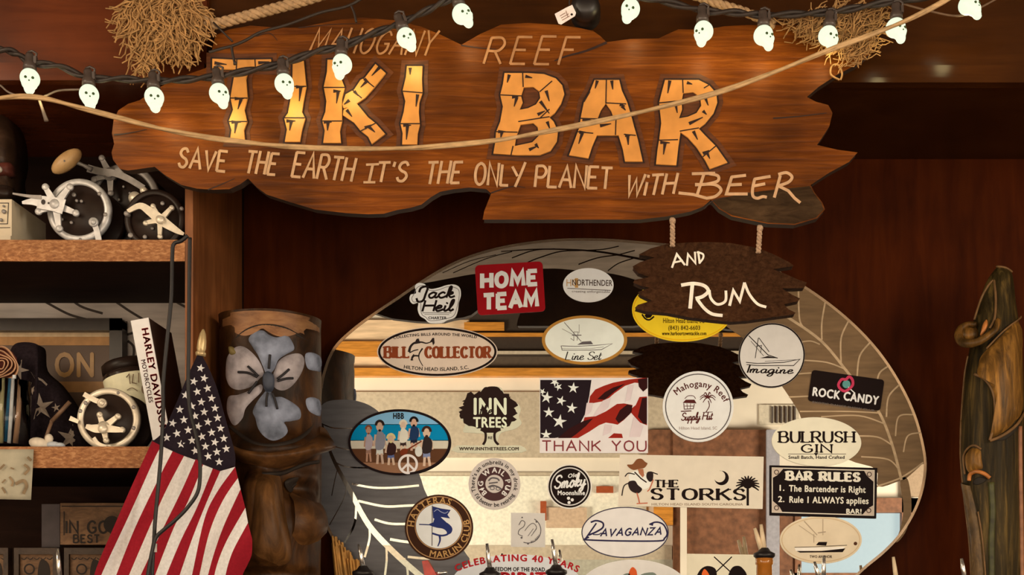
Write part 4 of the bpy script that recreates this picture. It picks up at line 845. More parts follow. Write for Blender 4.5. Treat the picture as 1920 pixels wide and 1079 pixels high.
mb = MB(); pair(mb, '-60,90 0,93 30,100 60,118 110,124 165,146 230,148 290,152 350,149 410,143 470,132 530,119 590,98 640,87 700,63 750,44 800,20 840,0 880,-14 960,-26 1060,-22 1140,-14 1192,-8 1250,4 1320,20 1380,24 1430,28 1500,26 1560,22 1620,12 1690,0 1760,-8 1816,-16 1960,-34', YL+.004, .0034, .0030)
mb.build('cable', mat('brown_black_cable', (.030, .020, .016), .5, noise=.3, scale=80), lights)
# thin dark wire hooked along the sign's top left
wire = mat('dark_wire', (.028, .018, .014), .5)
mb = MB(); mb.tube([P(a, b, -.412) for a, b in c2(pp('392,98 420,90 436,86 460,76 490,60 540,46 600,24 650,12 680,-4 720,-30'), 8)], .0022, 6)
mb.tube([P(a, b, -.412) for a, b in c2(pp('434,86 436,100 441,121'), 4)], [.0022]*8+[.003], 6); mb.tube([P(a, b, -.412) for a, b in c2(pp('658,10 664,24 668,42'), 4)], .002, 6)
mb.tube([P(a, b, -.412) for a, b in pp('400,42 436,78')], .0016, 6)
tag(mb.build('wire', wire), 'thin dark wire hooked over the sign above the first bamboo letter', 'wire')
mb = MB(); mb.tube([P(a, b, -.43) for a, b in c2(pp('1690,6 1740,20 1795,30 1830,18 1872,-4'), 8)], .0016, 6)
tag(mb.build('wire', mat('brown_wire', (.16, .09, .05), .6)), 'thin brown wire running behind the rightmost skull bulb', 'wire')
mb = MB(); mb.tube([P(a, b, -.41) for a, b in c2(pp('-20,150 0,160 20,175 60,185 85,180 110,170 150,168'), 8)], .0016, 6); mb.tube([P(a, b, -.41) for a, b in pp('74,188 80,206 87,227')], [.0022, .0024, .0034], 8)
tag(mb.build('wire', mat('grey_brown_wire', (.20, .15, .12), .5)), 'loose brown wire end hanging below the leftmost skull bulb', 'wire')
# black end connector with its paper tag
pl = thing('cable_connector', 'round black connector with a white paper tag above the sign', 'connector', P(1098, 24, -.40))
mb = MB(); mb.lathe(P(1098, 24, -.385), [(.0001, -.035), (.012, -.035), (.021, -.028), (.0235, -.016), (.021, -.012), (.0235, -.006), (.0235, .012), (.012, .03), (.0001, .03)], 'y', 24)
mb.tube([P(a, b, -.395) for a, b in c2(pp('1098,8 1104,-10 1120,-24'), 4)], .004, 6); mb.build('connector_body', blackp, pl)
mb = MB(); mb.flat(c2(pp('1040,26 1062,14 1073,9 1080,24 1078,30 1052,46 1047,44'), 1, True), -.425, holes=[ell(1072, 27, 2.4, n=12)], t=.0008)
tag(mb.build('paper_tag', mat('white_paper', C(236, 206, 184), .8), pl), 'white paper tag'); mb = MB(); mb.tube([P(a, b, -.424) for a, b in c2(pp('1072,27 1068,12 1068,0 1076,-14'), 4)], .001, 5); mb.build('tag_string', wire, pl)
mb = MB(); [mb.ribbon(pp(q), 1.2, -.4256) for q in ('1052,34 1066,26', '1054,38 1068,30', '1050,30 1060,24', '1061,20 1065,32')]; mb.build('tag_print', mat('tag_ink', (.25, .14, .1), .6), pl)

# ================================================================ shelf unit on the left
YSH = -.29
sw = wood('shelf_edge_pine', (.22, .075, .022), (.42, .17, .060), (.72, .38, .17), stretch=(6, 6, 16), scale=16, rough=.6, bump=.5, patch=.3)
dk = wood('shelf_dark_wood', (.015, .006, .004), (.021, .0085, .0055), (.030, .0125, .008), stretch=(1, 6, 8), scale=6, rough=.7, bump=.1, spec=.08)
pw = wood('shelf_post_wood', (.22, .068, .017), (.33, .11, .030), (.45, .165, .050), stretch=(9, 9, 1), scale=6, rough=.5, bump=.15)
X0 = -1.06
su = thing('shelf_unit', 'dark wooden wall shelf unit at left with rough pine shelf edges', 'shelf', P(150, 700, YSH))
def shelf(pt, pb):
    mb = MB(); a, b = P(0, pb, YSH), P(347, pt, YSH); mb.box((X0, YSH+.004, a.z), (b.x, -.012, b.z)); o = mb.build('shelf', dk, su)
    mb = MB(); n = 60; V = []; rd = random.Random(pt)
    for i in range(n+1):
        x = X0+(b.x-X0)*i/n; j = rd.uniform(-.0012, .0012)
        V += [Vector((x, YSH+j, a.z)), Vector((x, YSH+j*.5, b.z)), Vector((x, YSH+.004, a.z)), Vector((x, YSH+.004, b.z))]
    F = []
    for i in range(n): o4 = 4*i; F += [(o4, o4+4, o4+5, o4+1), (o4+1, o4+5, o4+7, o4+3), (o4+2, o4+6, o4+4, o4)]
    mb.add(V, F); mb.build('shelf_edge', sw, o); return b.z
Z1 = shelf(450, 490); Z2 = shelf(838, 878)
a = P(347, 0, YSH); b = P(362, 0, YSH)
mb = MB(); mb.box((a.x, YSH, 1.33), (b.x, -.012, ZS)); mb.build('side_post', pw, su)
mb = MB(); mb.box((X0, -.012, 1.33), (b.x, -.0005, ZS)); mb.build('back_panel', dk, su)
# etched leaf panel at the back of the middle compartment
mb = MB(); a = P(-80, 1000, -.016); pz0, pz1 = P(0, 905, -.016), P(351, 566, -.016)
mb.box((a.x, -.018, pz0.z), (pz1.x, -.012, P(0, 545, -.016).z)); o = tag(mb.build('leaf_panel', mat('bleached_leaf_panel', (.46, .40, .37), .6, noise=.25, scale=7, stretch=(1, 1, 7)), su), 'pale panel with dark curved leaf veins')
mb = MB()
for s_ in ('60,552 95,572 130,590 165,600', '118,548 150,574 192,588', '180,545 215,565 245,585 290,612', '310,548 330,566 352,578', '240,640 250,650 250,668 243,680', '212,622 235,628 262,620', '20,600 60,620 100,660'): mb.ribbon(c2(pp(s_)), 4.5, -.0184)
mb.build('vein_line', mat('dark_vein', (.03, .018, .014), .6), o)

# ---- fishing reels
chrome = mat('worn_chrome', (.56, .55, .56), .4, metal=.3, noise=.25, scale=70)
brass = mat('worn_brass_chrome', (.74, .66, .54), .36, metal=.35, noise=.2, scale=60)
steel = mat('dull_steel', (.27, .245, .235), .45, metal=.3, noise=.25, scale=60)
bake = mat('black_bakelite', (.022, .012, .009), .4, noise=.3, scale=30, spec=.25)
def arm(mb, pts, w0, w1, y, t=.003):
    q = c2(pp(pts), 5); mb.ribbon(q, 1, y, taper=lambda u: w0+(w1-w0)*u, t=t)
def knob(mb, x, z, r, y, t=.01): k = S(y); mb.lathe(P(x, z, y), [(.0001, 0), (r*k*.8, 0), (r*k, t*.25), (r*k, t*.8), (r*k*.7, t), (.0001, t)], 'y', 20)
def reel(label, cx, cz, R, yf, ztop, ringm, ring_a, star, starm, arms, knobs, screws, extra=None, body=True):
    r = thing('fishing_reel', label, 'fishing reel', Vector((P(cx, cz, yf).x, yf+.04, ztop)), 'fishing reels on the shelves'); k = S(yf)
    mb = MB(); mb.lathe(P(cx, cz, yf), [(.0001, .004), (R*k*.80, .004), (R*k*.82, .007)], 'y', 40); mb.build('side_plate', bake, r)
    mb = MB(); mb.lathe(P(cx, cz, yf), [(R*k*.80, .007), (R*k*.80, .001), (R*k*.84, 0), (R*k*.96, 0), (R*k, .003), (R*k, .010), (R*k*.9, .012)], 'y', 48); mb.build('rim', ringm, r)
    mb = MB(); mb.lathe(P(cx, cz, yf), [(R*k*.9, .010), (R*k*.9, .02), (R*k*.62, .021), (R*k*.62, .058), (R*k*.95, .06), (R*k, .064), (R*k, .075), (.0001, .076)], 'y', 36); mb.build('spool', bake, r)
    c = P(cx, cz, yf); mb = MB(); mb.box((c.x-R*k*.55, yf+.004, ztop), (c.x+R*k*.55, yf+.07, ztop+.004)); mb.box((c.x-R*k*.12, yf+.012, ztop), (c.x+R*k*.12, yf+.065, c.z-R*k*.55)); mb.build('reel_foot', ringm, r)
    if star:
        sx, sz, sr, tips = star; mb = MB(); y = yf-.014
        for tx, tz in tips:
            mb.ribbon([(sx, sz), (tx, tz)], sr*.7, y, taper=lambda u: 1-.45*u, t=.004); knob(mb, tx, tz, sr*.30, y-.001, .006)
        mb.lathe(P(sx, sz, y), [(.0001, -.006), (sr*k*.35, -.006), (sr*k*.42, -.004), (sr*k*.42, -.001), (sr*k*.62, -.001), (sr*k*.62, .004), (sr*k*.3, .006), (sr*k*.3, .020)], 'y', 24)
        o = mb.build('star_drag', starm, r)
    for pts, w0, w1, dy in arms: mb = MB(); arm(mb, pts, w0, w1, yf-dy); mb.build('handle_arm', starm, r)
    for x, z, kr, dy, m in knobs: mb = MB(); knob(mb, x, z, kr, yf-dy, .012); mb.build('handle_knob', m, r)
    for x, z, kr in screws: mb = MB(); knob(mb, x, z, kr, yf-.001, .004); mb.build('rim_screw', steel, r)
    return r
YR1 = -.255
r1 = reel('large silver rimmed fishing reel with star drag, leftmost on the upper shelf', 147, 394, 60, YR1, Z1, chrome, None, (104, 384, 22, [(84, 350), (130, 350), (141, 399), (110, 428), (71, 396)]), chrome,
     [('116,387 100,383 74,379', 28, 24, .018), ('76,379 60,378 42,380', 20, 5, .0175)], [], [(138, 365, 4), (143, 376, 3), (152, 377, 3), (133, 417, 3), (186, 363, 4), (197, 402, 4), (115, 411, 3), (150, 449, 3)])
mb = MB(); arm(mb, '175,417 181,432 185,452', 10, 11, YR1-.006); knob(mb, 174, 416, 9, YR1-.009, .006); knob(mb, 174, 416, 5, YR1-.012, .006); mb.build('click_lever', chrome, r1); mb = MB(); arm(mb, '76,370 55,368 24,363', 8, 3, YR1-.019); mb.build('handle_blade', steel, r1)
mb = MB(); mb.use(1).flat(ell(81, 379, 4, 5, 16), YR1-.0185); mb.use(1).flat(ell(91, 381, 2, n=10), YR1-.0185); mb.build('arm_slot', [chrome, bake], r1)
r2 = reel('dark fishing reel with wooden grip standing behind the silver rimmed reel', 232, 372, 66, -.165, Z1, steel, None, (206, 327, 20, [(190, 296), (170, 318), (232, 318), (207, 362), (176, 336)]), steel,
     [('166,316 190,322 215,325 240,335 268,352', 14, 11, .02)], [(251, 370, 12, .026, brass), (268, 356, 7, .024, brass)], [(231, 350, 2.5), (243, 362, 2.5), (222, 374, 3), (256, 398, 3)])
mb = MB(); c = P(125, 303, -.225); M_ = Matrix.Rotation(math.radians(-38), 3, 'Y'); mb.ball(c, (.0305, .0135, .0140), 20, M_); tag(mb.build('wooden_grip', wood('pale_turned_wood', (.42, .24, .10), (.56, .34, .15), (.64, .42, .20), stretch=(3, 3, 3), scale=8, rough=.4, bump=.05, patch=.1), r2), 'pale turned wooden handle grip')
mb = MB(); mb.tube([P(142, 304, -.222), P(156, 310, -.215), P(172, 318, -.212)], [.004, .003, .005], 8); mb.ball(P(121, 302, -.237), .002, 8); mb.build('grip_spindle', steel, r2)
r3 = reel('black fishing reel with brass star drag beside the shelf post', 289, 411, 57, -.26, Z1, bake, None, (300, 412, 16, [(286, 386), (321, 389), (272, 418), (299, 443)]), brass,
     [('300,412 280,396 262,386 240,396', 20, 7, .016), ('300,412 318,424 334,434 344,439', 20, 5, .016)], [(236, 400, 5, .02, steel), (299, 411, 8, .022, brass)], [(304, 381, 4), (340, 391, 4), (285, 428, 3), (271, 444, 4), (244, 441, 5)])
r4 = reel('silver rimmed fishing reel with angled star drag on the lower shelf', 202, 786, 59, -.262, Z2, brass, None, (194, 802, 19, [(186, 778), (220, 781), (166, 801), (198, 826), (228, 806)]), brass,
     [('194,803 178,805 162,800', 18, 8, .017), ('194,803 214,806 230,808', 16, 6, .017)], [(191, 804, 9, .022, brass)], [(160, 756, 4), (221, 737, 3), (250, 764, 4), (150, 771, 4), (250, 803, 4)])
mb = MB(); arm(mb, '192,756 176,750 158,740', 10, 9, -.272); knob(mb, 190, 756, 9, -.276, .006); knob(mb, 190, 756, 5, -.279, .005); mb.build('click_lever', brass, r4)
for a_ in (('132,785 146,791', 9, 7, -.27), ('176,822 184,832 198,838', 7, 6, -.27)): mb = MB(); arm(mb, *a_); mb.build('frame_tab', brass, r4)
# loose rod handle across the back
mb = MB(); mb.tube([P(97, 791, -.24), P(131, 754, -.24)], [.0035, .0035], 10); mb.ball(P(97, 791, -.24), .0036, 10); mb.tube([P(97, 791, -.24), P(80, 838, -.24)], .003, 8)
tag(mb.build('brown_stick', mat('brown_stick', (.17, .095, .055), .5, noise=.3)), 'short brown wooden stick leaning against the starry cloth', 'stick')

# ---- upper shelf, far left
mk = thing('carved_mask', 'dark carved wooden head with a red band, cut off by the left edge', 'carving', Vector((P(0, 0, -.2).x, -.2, Z1+.07)))
mb = MB(); mb.pillow(c2(pp('-60,360 -62,280 -50,225 -20,205 5,212 22,232 30,262 32,300 26,330 28,352 20,372 -40,374'), 4, True), -.19, .07, 8); mb.build('head', wood('carving_dark', (.02, .010, .006), (.05, .024, .013), (.085, .045, .026), stretch=(3, 3, 6), scale=8, bump=.5), mk)
mb = MB(); mb.pillow(c2(pp('-30,305 0,302 20,306 22,318 18,330 -30,332'), 4, True), -.245, .02, 5); mb.build('red_band', mat('dull_red', (.10, .022, .014), .6, noise=.3), mk)
mb = MB(); mb.ball(P(-2, 318, -.275), .0055, 12); mb.build('eye', mat('bone_white', (.5, .46, .4), .5), mk)
mb = MB(); mb.pillow(c2(pp('-40,345 0,346 22,352 24,368 10,374 -40,374'), 4, True), -.24, .02, 5); mb.build('chin', bake, mk)
db = thing('cream_box', 'small cream box with round studs under the carved head', 'box', Vector((P(0, 0, -.24).x, -.24, Z1)))
mb = MB(); a, b = P(-50, 0, -.268), P(22, 374, -.268); mb.box((a.x, -.268, Z1+.012), (b.x, -.14, b.z)); mb.box((a.x, -.274, Z1), (b.x+.001, -.13, Z1+.012)); mb.build('case', mat('cream_enamel', (.62, .52, .38), .45, noise=.12, scale=20), db)
mb = MB(); [knob(mb, x, z, r_, -.2725, .005) for x, z, r_ in ((6, 396, 4), (6, 386, 2), (1, 412, 3))]; mb.build('stud', steel, db)
mb = MB(); mb.ribbon(pp('-40,381 16,381 14,420 -40,420'), 1.6, -.2684); mb.ribbon(pp('-40,428 19,427'), 1.4, -.2684); mb.build('panel_line', bake, db)

# ---- middle shelf
fr_ = thing('framed_sign', 'black framed sign with two gold capitals at the back of the lower shelf', 'framed sign', Vector((P(110, 0, -.03).x, -.03, Z2)))
def pxrect(mb, x0, y0, x1, y1, yf, t): mb.flat(pp('%f,%f %f,%f %f,%f %f,%f' % (x0, y0, x1, y0, x1, y1, x0, y1)), yf, t=t)
YG = -.03; zb = 1180-(Z2-EZ)/S(YG); fm = mat('black_frame', (.022, .014, .012), .35, noise=.2)
for a_ in ((-120, 597, 229, 620), (205, 597, 229, zb), (-120, zb-20, 229, zb)): mb = MB(); pxrect(mb, *a_, YG-.02, .025); o = mb.build('frame', fm, fr_); bv = o.modifiers.new('b', 'BEVEL'); bv.width = .004; bv.segments = 2
mb = MB(); pxrect(mb, -120, 618, 207, zb-18, YG-.002, .006); mb.build('backing', mat('sign_brown', (.105, .062, .042), .5, noise=.2, scale=10), fr_)
for n_, q_, c_ in (('pale_band', (-120, 622, 205, 632), (.50, .36, .22)), ('gold_band', (-120, 632, 205, 648), (.40, .20, .065)), ('lower_band', (-120, 716, 205, 736), (.30, .15, .05))):
    mb = MB(); pxrect(mb, *q_, YG-.003, .0006); mb.build(n_, mat(n_, c_, .5, noise=.15), fr_)
mb = MB(); text(mb, 'ON', 140, 707, 45, YG-.0034, bold=.05, fit=78); mb.build('gold_letters', mat('gold_letters', (.36, .20, .07), .4, noise=.12), fr_)
# starry cloth over a bottle
nav = mat('navy_cloth', (.022, .015, .019), .9, noise=.3, scale=200, spec=.05); st = mat('cream_star_cloth', (.42, .34, .28), .9, noise=.15, scale=150)
cl = thing('starry_cloth', 'dark cloth with cream stars draped over a bottle on the lower shelf', 'cloth', Vector((P(90, 0, -.2).x, -.2, Z2)))
zc = 1180-(Z2-EZ)/S(-.17)
mb = MB(); mb.pillow(c2(pp('18,668 22,652 34,643 60,643 72,652 76,690 105,718 130,752 152,790 170,822 172,%f 90,%f -30,%f -30,760 0,710 16,690' % (zc, zc, zc)), 4, True), -.13, .05, 8, ctr=(66, 780), folds=lambda a, b: .007*math.sin(a*.13+b*.02)); mb.build('cloth', nav, cl); clm = mb
for x, z, r_, a_ in ((34, 694, 21, 20), (76, 764, 27, -6), (132, 822, 27, 10), (60, 732, 9, 30), (105, 765, 9, 60), (20, 812, 20, 12)):
    mb = MB(); decal(mb, star(x, z, r_, a_, .34), clm); mb.build('star', st, cl)
mb = MB(); decal(mb, pp('57,697 66,706 80,712 89,721 87,724 78,715 65,710'), clm); mb.build('pale_seam', st, cl)
# wooden rose
ro_ = thing('wood_rose', 'pale curled wood shaving rose at the left edge of the lower shelf', 'flower', Vector((P(2, 690, -.205).x, -.205, P(0, 715, -.205).z)))
rd = random.Random(5); ptm = mat('wood_shaving', (.46, .26, .15), .7, noise=.25, scale=40); pti = mat('wood_shaving_dark', (.16, .04, .03), .7)
for j, r_ in enumerate((33, 27, 21, 15, 9)):
    mb = MB(); n = 40; V = []
    for i in range(n+1):
        a = 2*math.pi*i/n*1.05+j*1.3; rr_ = r_*(1+.10*math.sin(3*a+j)); x, z = 1+rr_*math.cos(a), 684+rr_*.98*math.sin(a)
        V += [P(x, z, -.212-.002*j), P(1+rr_*.86*math.cos(a), 684+rr_*.84*math.sin(a), -.19)]
    mb.add(V, [(2*i, 2*i+2, 2*i+3, 2*i+1) for i in range(n)], True); o = mb.build('petal', ptm, ro_); sd = o.modifiers.new('s', 'SOLIDIFY'); sd.thickness = .0016
mb = MB(); mb.ball(P(1, 684, -.19), (.03, .012, .03), 16); mb.build('rose_core', pti, ro_)
mb = MB(); mb.tube([P(0, 700, -.19), P(-4, 760, -.195), P(-6, 855, -.2)], .003, 8); mb.build('stem', ptm, ro_)
# tumbler and what stands in it
tm = bpy.data.materials.new('clear_glass'); tm.use_nodes = True; b = tm.node_tree.nodes['Principled BSDF']; b.inputs['Transmission Weight'].default_value = 1; b.inputs['Roughness'].default_value = .02; b.inputs['IOR'].default_value = 1.3; b.inputs['Base Color'].default_value = (.9, .9, .9, 1)
c = P(20, 716, -.248); k = S(-.248); mb = MB()
mb.lathe((c.x, -.248, 0), [(.0001, Z2+.001), (33*k, Z2+.001), (36*k, c.z), (34.5*k, c.z), (31.5*k, Z2+.008), (.0001, Z2+.008)], 'z', 40)
tag(mb.build('glass_tumbler', tm), 'clear glass tumbler holding straws beside the starry cloth', 'glass')
for lab, n_, x0, z0, x1, z1, r_, c_ in (('white straw leaning in the glass tumbler', 'drinking_straw', 17, 832, 27, 704, .0030, (.75, .8, .85)), ('bright blue straw at the back of the tumbler', 'drinking_straw', 12, 830, 22, 716, .0042, (.02, .16, .33)), ('tan wooden stick standing in the tumbler', 'stir_stick', 29, 832, 40, 733, .0042, (.42, .25, .15)), ('pale yellow stick at the left side of the tumbler', 'stir_stick', 0, 832, 1, 726, .0055, (.50, .46, .24))):  # white rod stands in for a bright highlight on the glass
    yy = -.243 if 'blue' in lab else -.252
    mb = MB(); mb.tube([P(x0, z0, yy), P(x1, z1, yy)], r_, 10); tag(mb.build(n_, mat(n_+lab[:4], c_, .4)), lab, 'straw' if 'straw' in n_ else 'stick')
sh = thing('seashell', 'small white seashell lying in front of the starry cloth', 'shell', Vector((P(80, 0, -.27).x, -.27, Z2)))
mb = MB(); mb.ball(P(74, 833, -.268), (.018, .010, .0105), 16, Matrix.Rotation(.25, 3, 'Y')); mb.ball(P(92, 823, -.268), (.007, .006, .008), 12); mb.build('shell_body', mat('white_shell', (.66, .58, .48), .5, noise=.2), sh)
mb = MB(); mb.ball(P(100, 835, -.268), (.012, .008, .006), 14); mb.ball(P(112, 836, -.268), (.009, .008, .005), 12); tag(mb.build('shell_tip', mat('blue_white_shell', (.48, .52, .58), .4), sh), 'bluish shell tip')
# labelled jar
jr = thing('jar', 'dark capped jar with cream label leaning behind the white spined book', 'jar', P(262, 760, -.1))
Mj = Matrix.Translation(P(266, 802, -.10)) @ Matrix.Rotation(math.radians(-14), 4, 'Y'); k = S(-.1)
def jl(prof, m, n_):
    mb = MB(); mb.lathe((0, 0, 0), prof, 'z', 32); mb.v = [Mj @ v for v in mb.v]; return mb.build(n_, m, jr)
jl([(.0001, 0), (46*k, 0), (47*k, .01), (47*k, 100*k), (43*k, 108*k), (.0001, 108*k)], mat('dark_jar_glass', (.03, .018, .014), .15, spec=.6), 'jar_body')
jl([(47.6*k, 30*k), (47.8*k, 34*k), (47.8*k, 92*k), (47.6*k, 95*k)], mat('jar_label', C(236, 216, 170), .6, noise=.08), 'jar_label')
jl([(.0001, 126*k), (40*k, 126*k), (45*k, 122*k), (46*k, 106*k), (40*k, 104*k)], bake, 'jar_cap')
mb = MB(); y = -.1-49*k
for s_ in ('237,708 242,702 244,720', '250,702 248,718 256,720', '260,700 260,718'): mb.ribbon(pp(s_), 2, y)
mb.flat(ell(272, 730, 7, 10, 18), y); mb.ribbon(c2(pp('238,732 248,728 258,734')), 1.4, y); mb.build('label_print', mat('label_ink', (.16, .10, .05), .6), jr)
# tall book
bk = thing('book', 'tall book with a white spine and red lettering leaning on the shelf', 'book', Vector((P(300, 0, -.22).x, -.22, Z2)))
ang = math.radians(-10.5); k = S(-.268); o0 = P(291, 806, -.268); o0.z = Z2+.0005
Mb = Matrix.Translation(o0) @ Matrix.Rotation(ang, 4, 'Y')
wd_, ht, dp = 31*k, 243*k, .11
mb = MB(); mb.box((0, .0015, .001), (wd_-.001, dp-.002, ht-.001), Mb); mb.build('pages', mat('book_pages', (.5, .42, .32), .8), bk)
mb = MB(); mb.box((-.0012, -.001, 0), (wd_+.0012, .0015, ht), Mb); tag(mb.build('spine', mat('white_spine', C(222, 206, 190), .5, noise=.05), bk), 'white spine')
for x in (-.0014, wd_-.0006): mb = MB(); mb.box((x, .001, 0), (x+.002, dp, ht), Mb); tag(mb.build('cover', mat('brown_cover', (.060, .034, .026), .45, noise=.25, scale=15), bk), 'dark brown cover')
mp_ = lambda a, b, yy: Mb @ Vector((a, yy, b))
def vtext(n_, txt, x, z0, z1, h, m, bold):
    mb = MB(); gl = [glyph(c, bold) for c in txt]; W = sum(g[2] for g in gl); kk = (z0-z1)/W; o = 0
    for g in gl: mb.add([mp_(x+gy*h, z0-(o+gx)*kk, -.0014) for gx, gy in g[0]], g[1]); o += g[2]
    mb.build(n_, m, bk)
redp = mat('red_print', C(165, 36, 34), .5)
vtext('spine_title', 'HARLEY DAVIDSON', wd_*.52, ht*.93, ht*.10, wd_*.40, redp, .06); vtext('spine_subtitle', 'MOTORCYCLES', wd_*.14, ht*.69, ht*.35, wd_*.26, mat('dark_red_print', C(120, 40, 36), .5), .03)
# pinned paper
nt_ = thing('paper_note', 'old parchment sheet with faint brown sketches pinned to the lower shelf edge', 'paper', P(30, 890, YSH-.004))
mb = MB(); n = 10; V = []
for i in range(n+1):
    for j in range(2): V.append(P(-40+(103-5*i/n)*j, 843+(93+2*j)*i/n, YSH-.003-.006*math.sin(i/n*2.4)))
mb.add(V, [(2*i, 2*i+2, 2*i+3, 2*i+1) for i in range(n)], True); o = mb.build('sheet', mat('parchment', C(168, 150, 120), .85, noise=.16, scale=30), nt_); sd = o.modifiers.new('s', 'SOLIDIFY'); sd.thickness = .0008
mb = MB()
for s_, w_ in (('20,878 26,880', 3), ('18,895 24,904 22,912', 4), ('30,908 44,902 50,912 44,926', 6), ('46,872 54,880 46,890', 5), ('52,858 58,864', 5), ('4,915 10,925', 4), ('0,880 8,872', 4), ('10,900 4,906', 3)): mb.ribbon(c2(pp(s_)), w_, YSH-.0115)
mb.build('sketch', mat('sepia_ink', (.24, .17, .10), .8, noise=.3), nt_)
# lower compartment plaques
pk = wood('plaque_wood', (.10, .045, .018), (.21, .105, .046), (.34, .18, .085), stretch=(4, 4, 9), scale=9, rough=.6, bump=.3)
YQ = -.13
p1 = thing('wooden_plaque', 'weathered wooden plaque with two rows of burnt lettering beside the flag', 'plaque', P(190, 985, YQ))
mb = MB(); pxrect(mb, 113, 944, 330, 1022, YQ, .02); mb.build('plaque_board', pk, p1)
bl = mat('burnt_lettering', (.018, .010, .007), .7)
mb = MB(); word(mb, 'IN GOD', 124, 222, 1000, 1000, 22, YQ-.001, 4, gap=.3); word(mb, 'BEST', 138, 186, 1018, 1018, 14, YQ-.001, 3, gap=.35); mb.build('burnt_letters', bl, p1)
mb = MB(); mb.ribbon(pp('116,950 322,950'), 2, YQ-.001); mb.ribbon(pp('120,960 120,1004'), 2, YQ-.001); mb.flat(ell(210, 984, 16, 16, 20), YQ-.0006); mb.build('burnt_border', bl, p1)
for i, (x0, x1, lab) in enumerate(((-60, 15, 'framed banknote plaque cut off by the lower left corner'), (26, 108, 'framed banknote plaque in the bottom row, left of the pourer tip'), (120, 210, 'framed banknote plaque in the bottom row beside the flag'))):
    q_ = thing('banknote_plaque', lab, 'plaque', P((x0+x1)/2, 1080, YQ-.01), 'banknote plaques on the bottom row')
    mb = MB()
    for a_ in ((x0, 1028, x1, 1040), (x0, 1040, x0+9, 1130), (x1-9, 1040, x1, 1130), (x0, 1130, x1, 1142)): pxrect(mb, *a_, YQ-.014, .016)
    mb.build('plaque_frame', wood('plaque_frame_wood', (.03, .015, .009), (.06, .03, .018), (.09, .05, .03), stretch=(6, 6, 6), scale=8), q_)
    mb = MB(); pxrect(mb, x0+8, 1038, x1-8, 1132, YQ-.008, .006); mb.build('note', pk, q_)
    mb = MB(); cx = (x0+x1)/2; mb.ribbon(ell(cx-12, 1068, 9, n=20), 3, YQ-.0085, closed=True); mb.flat(c2(pp('%f,1050 %f,1058 %f,1084 %f,1090 %f,1070' % (cx+10, cx+24, cx+26, cx+6, cx+4)), 3, True), YQ-.0085)
    for t in range(5): mb.ribbon(c2(pp('%f,1047 %f,1050 %f,1046' % (x0+14+t*12, x0+19+t*12, x0+24+t*12))), 1.6, YQ-.0085)
    mb.build('note_print', bl, q_)
mb = MB(); pxrect(mb, 78, 946, 112, 1027, -.1, .012); a = mb.build('grey_card', mat('mauve_grey_card', (.085, .068, .075), .7)); tag(a, 'plain mauve grey card standing left of the wooden plaque', 'card')
# ledge that carries the plaques
zz = P(0, 1142, YQ).z; mb = MB(); a = P(347, 0, YSH); mb.box((X0, -.2, zz-.02), (a.x, -.012, zz)); mb.build('shelf', dk, su)

# ---- power cables hanging over the shelf
ck = mat('black_rubber_cable', (.012, .010, .012), .45, noise=.2, spec=.4)
mb = MB(); q = [P(a_, b_, -.375) for a_, b_ in c2(pp('352,442 340,452 326,458 323,480 321,560 312,650 306,720 306,770 302,850 296,920 291,975 289,1010 286,1060 284,1110'), 8)]; mb.tube(q, .0032, 8)
mb.tube([P(290, 1020, -.376), P(288, 1034, -.376)], .0048, 8)
c_ = tag(mb.build('power_cable', ck), 'black power cable hanging straight down in front of the flag', 'cable')
mb = MB(); pxrect(mb, 283, 1020, 293, 1036, -.382, .003); tag(mb.build('cable_tag', mat('white_tag', (.7, .66, .62), .5), c_), 'white sleeve on the cable')
mb = MB(); mb.tube([P(a_, b_, -.386) for a_, b_ in c2(pp('356,446 355,520 354,640 353,720 356,768 366,810 374,852 375,895 370,925 352,952 330,975 306,995 292,1010 284,1040 276,1085'), 8)], .0031, 8)
tag(mb.build('power_cable', ck), 'black power cable curving across the flag beside the post', 'cable')

# ================================================================ flag
YB = -.335
fg = thing('flag', 'small stars and stripes flag hanging on a gold tipped pole at left', 'flag', P(330, 880, YB))
bnd = [pp(s_) for s_ in ('286,826 250,905 215,985 181,1065 170,1112', '304,837 291,858 242,967 193,1072 178,1112', '325,844 298,897 253,991 218,1079 206,1112', '346,854 315,913 288,972 242,1079 230,1112', '367,861 337,928 300,1003 264,1079 250,1112', '381,872 352,942 326,990 291,1079 279,1112', '399,879 369,953 340,1012 312,1079 300,1112', '413,884 386,946 360,1012 337,1079 326,1112', '441,876 406,925 383,975 360,1079 352,1112', '446,897 418,939 393,998 374,1079 368,1112', '451,918 422,981 404,1030 390,1079 384,1112', '460,953 428,1009 412,1045 402,1079 398,1112', '465,981 440,1027 430,1052 423,1079 418,1112', '473,1012 472,1040 464,1060 455,1079 448,1112')]
bnd = [[c2(b_, 6)[i] for i in range(25)] for b_ in bnd]
fold = lambda x, z: YB-.010*math.sin((x*.9+z*.38-300)*.055)-.006*math.sin((x*.5+z*.9)*.04)*min(1, max(0, (z-640)/200))
cloth_r, cloth_w, cloth_b = [mat(n_, c_, .8, noise=.10, scale=250, spec=.06) for n_, c_ in (('flag_red', C(142, 26, 34)), ('flag_white', C(216, 200, 184)), ('flag_navy', (.020, .014, .022)))]
mb = MB()
for i in range(13):
    mb.use(i % 2); n = 3; V = []
    for j in range(25):
        for k in range(n+1):
            a_, b_ = bnd[i][j], bnd[i+1][j]; x, z = a_[0]+(b_[0]-a_[0])*k/n, a_[1]+(b_[1]-a_[1])*k/n; V.append(P(x, z, fold(x, z)))
    mb.add(V, [(j*(n+1)+k, (j+1)*(n+1)+k, (j+1)*(n+1)+k+1, j*(n+1)+k+1) for j in range(24) for k in range(n)], True)
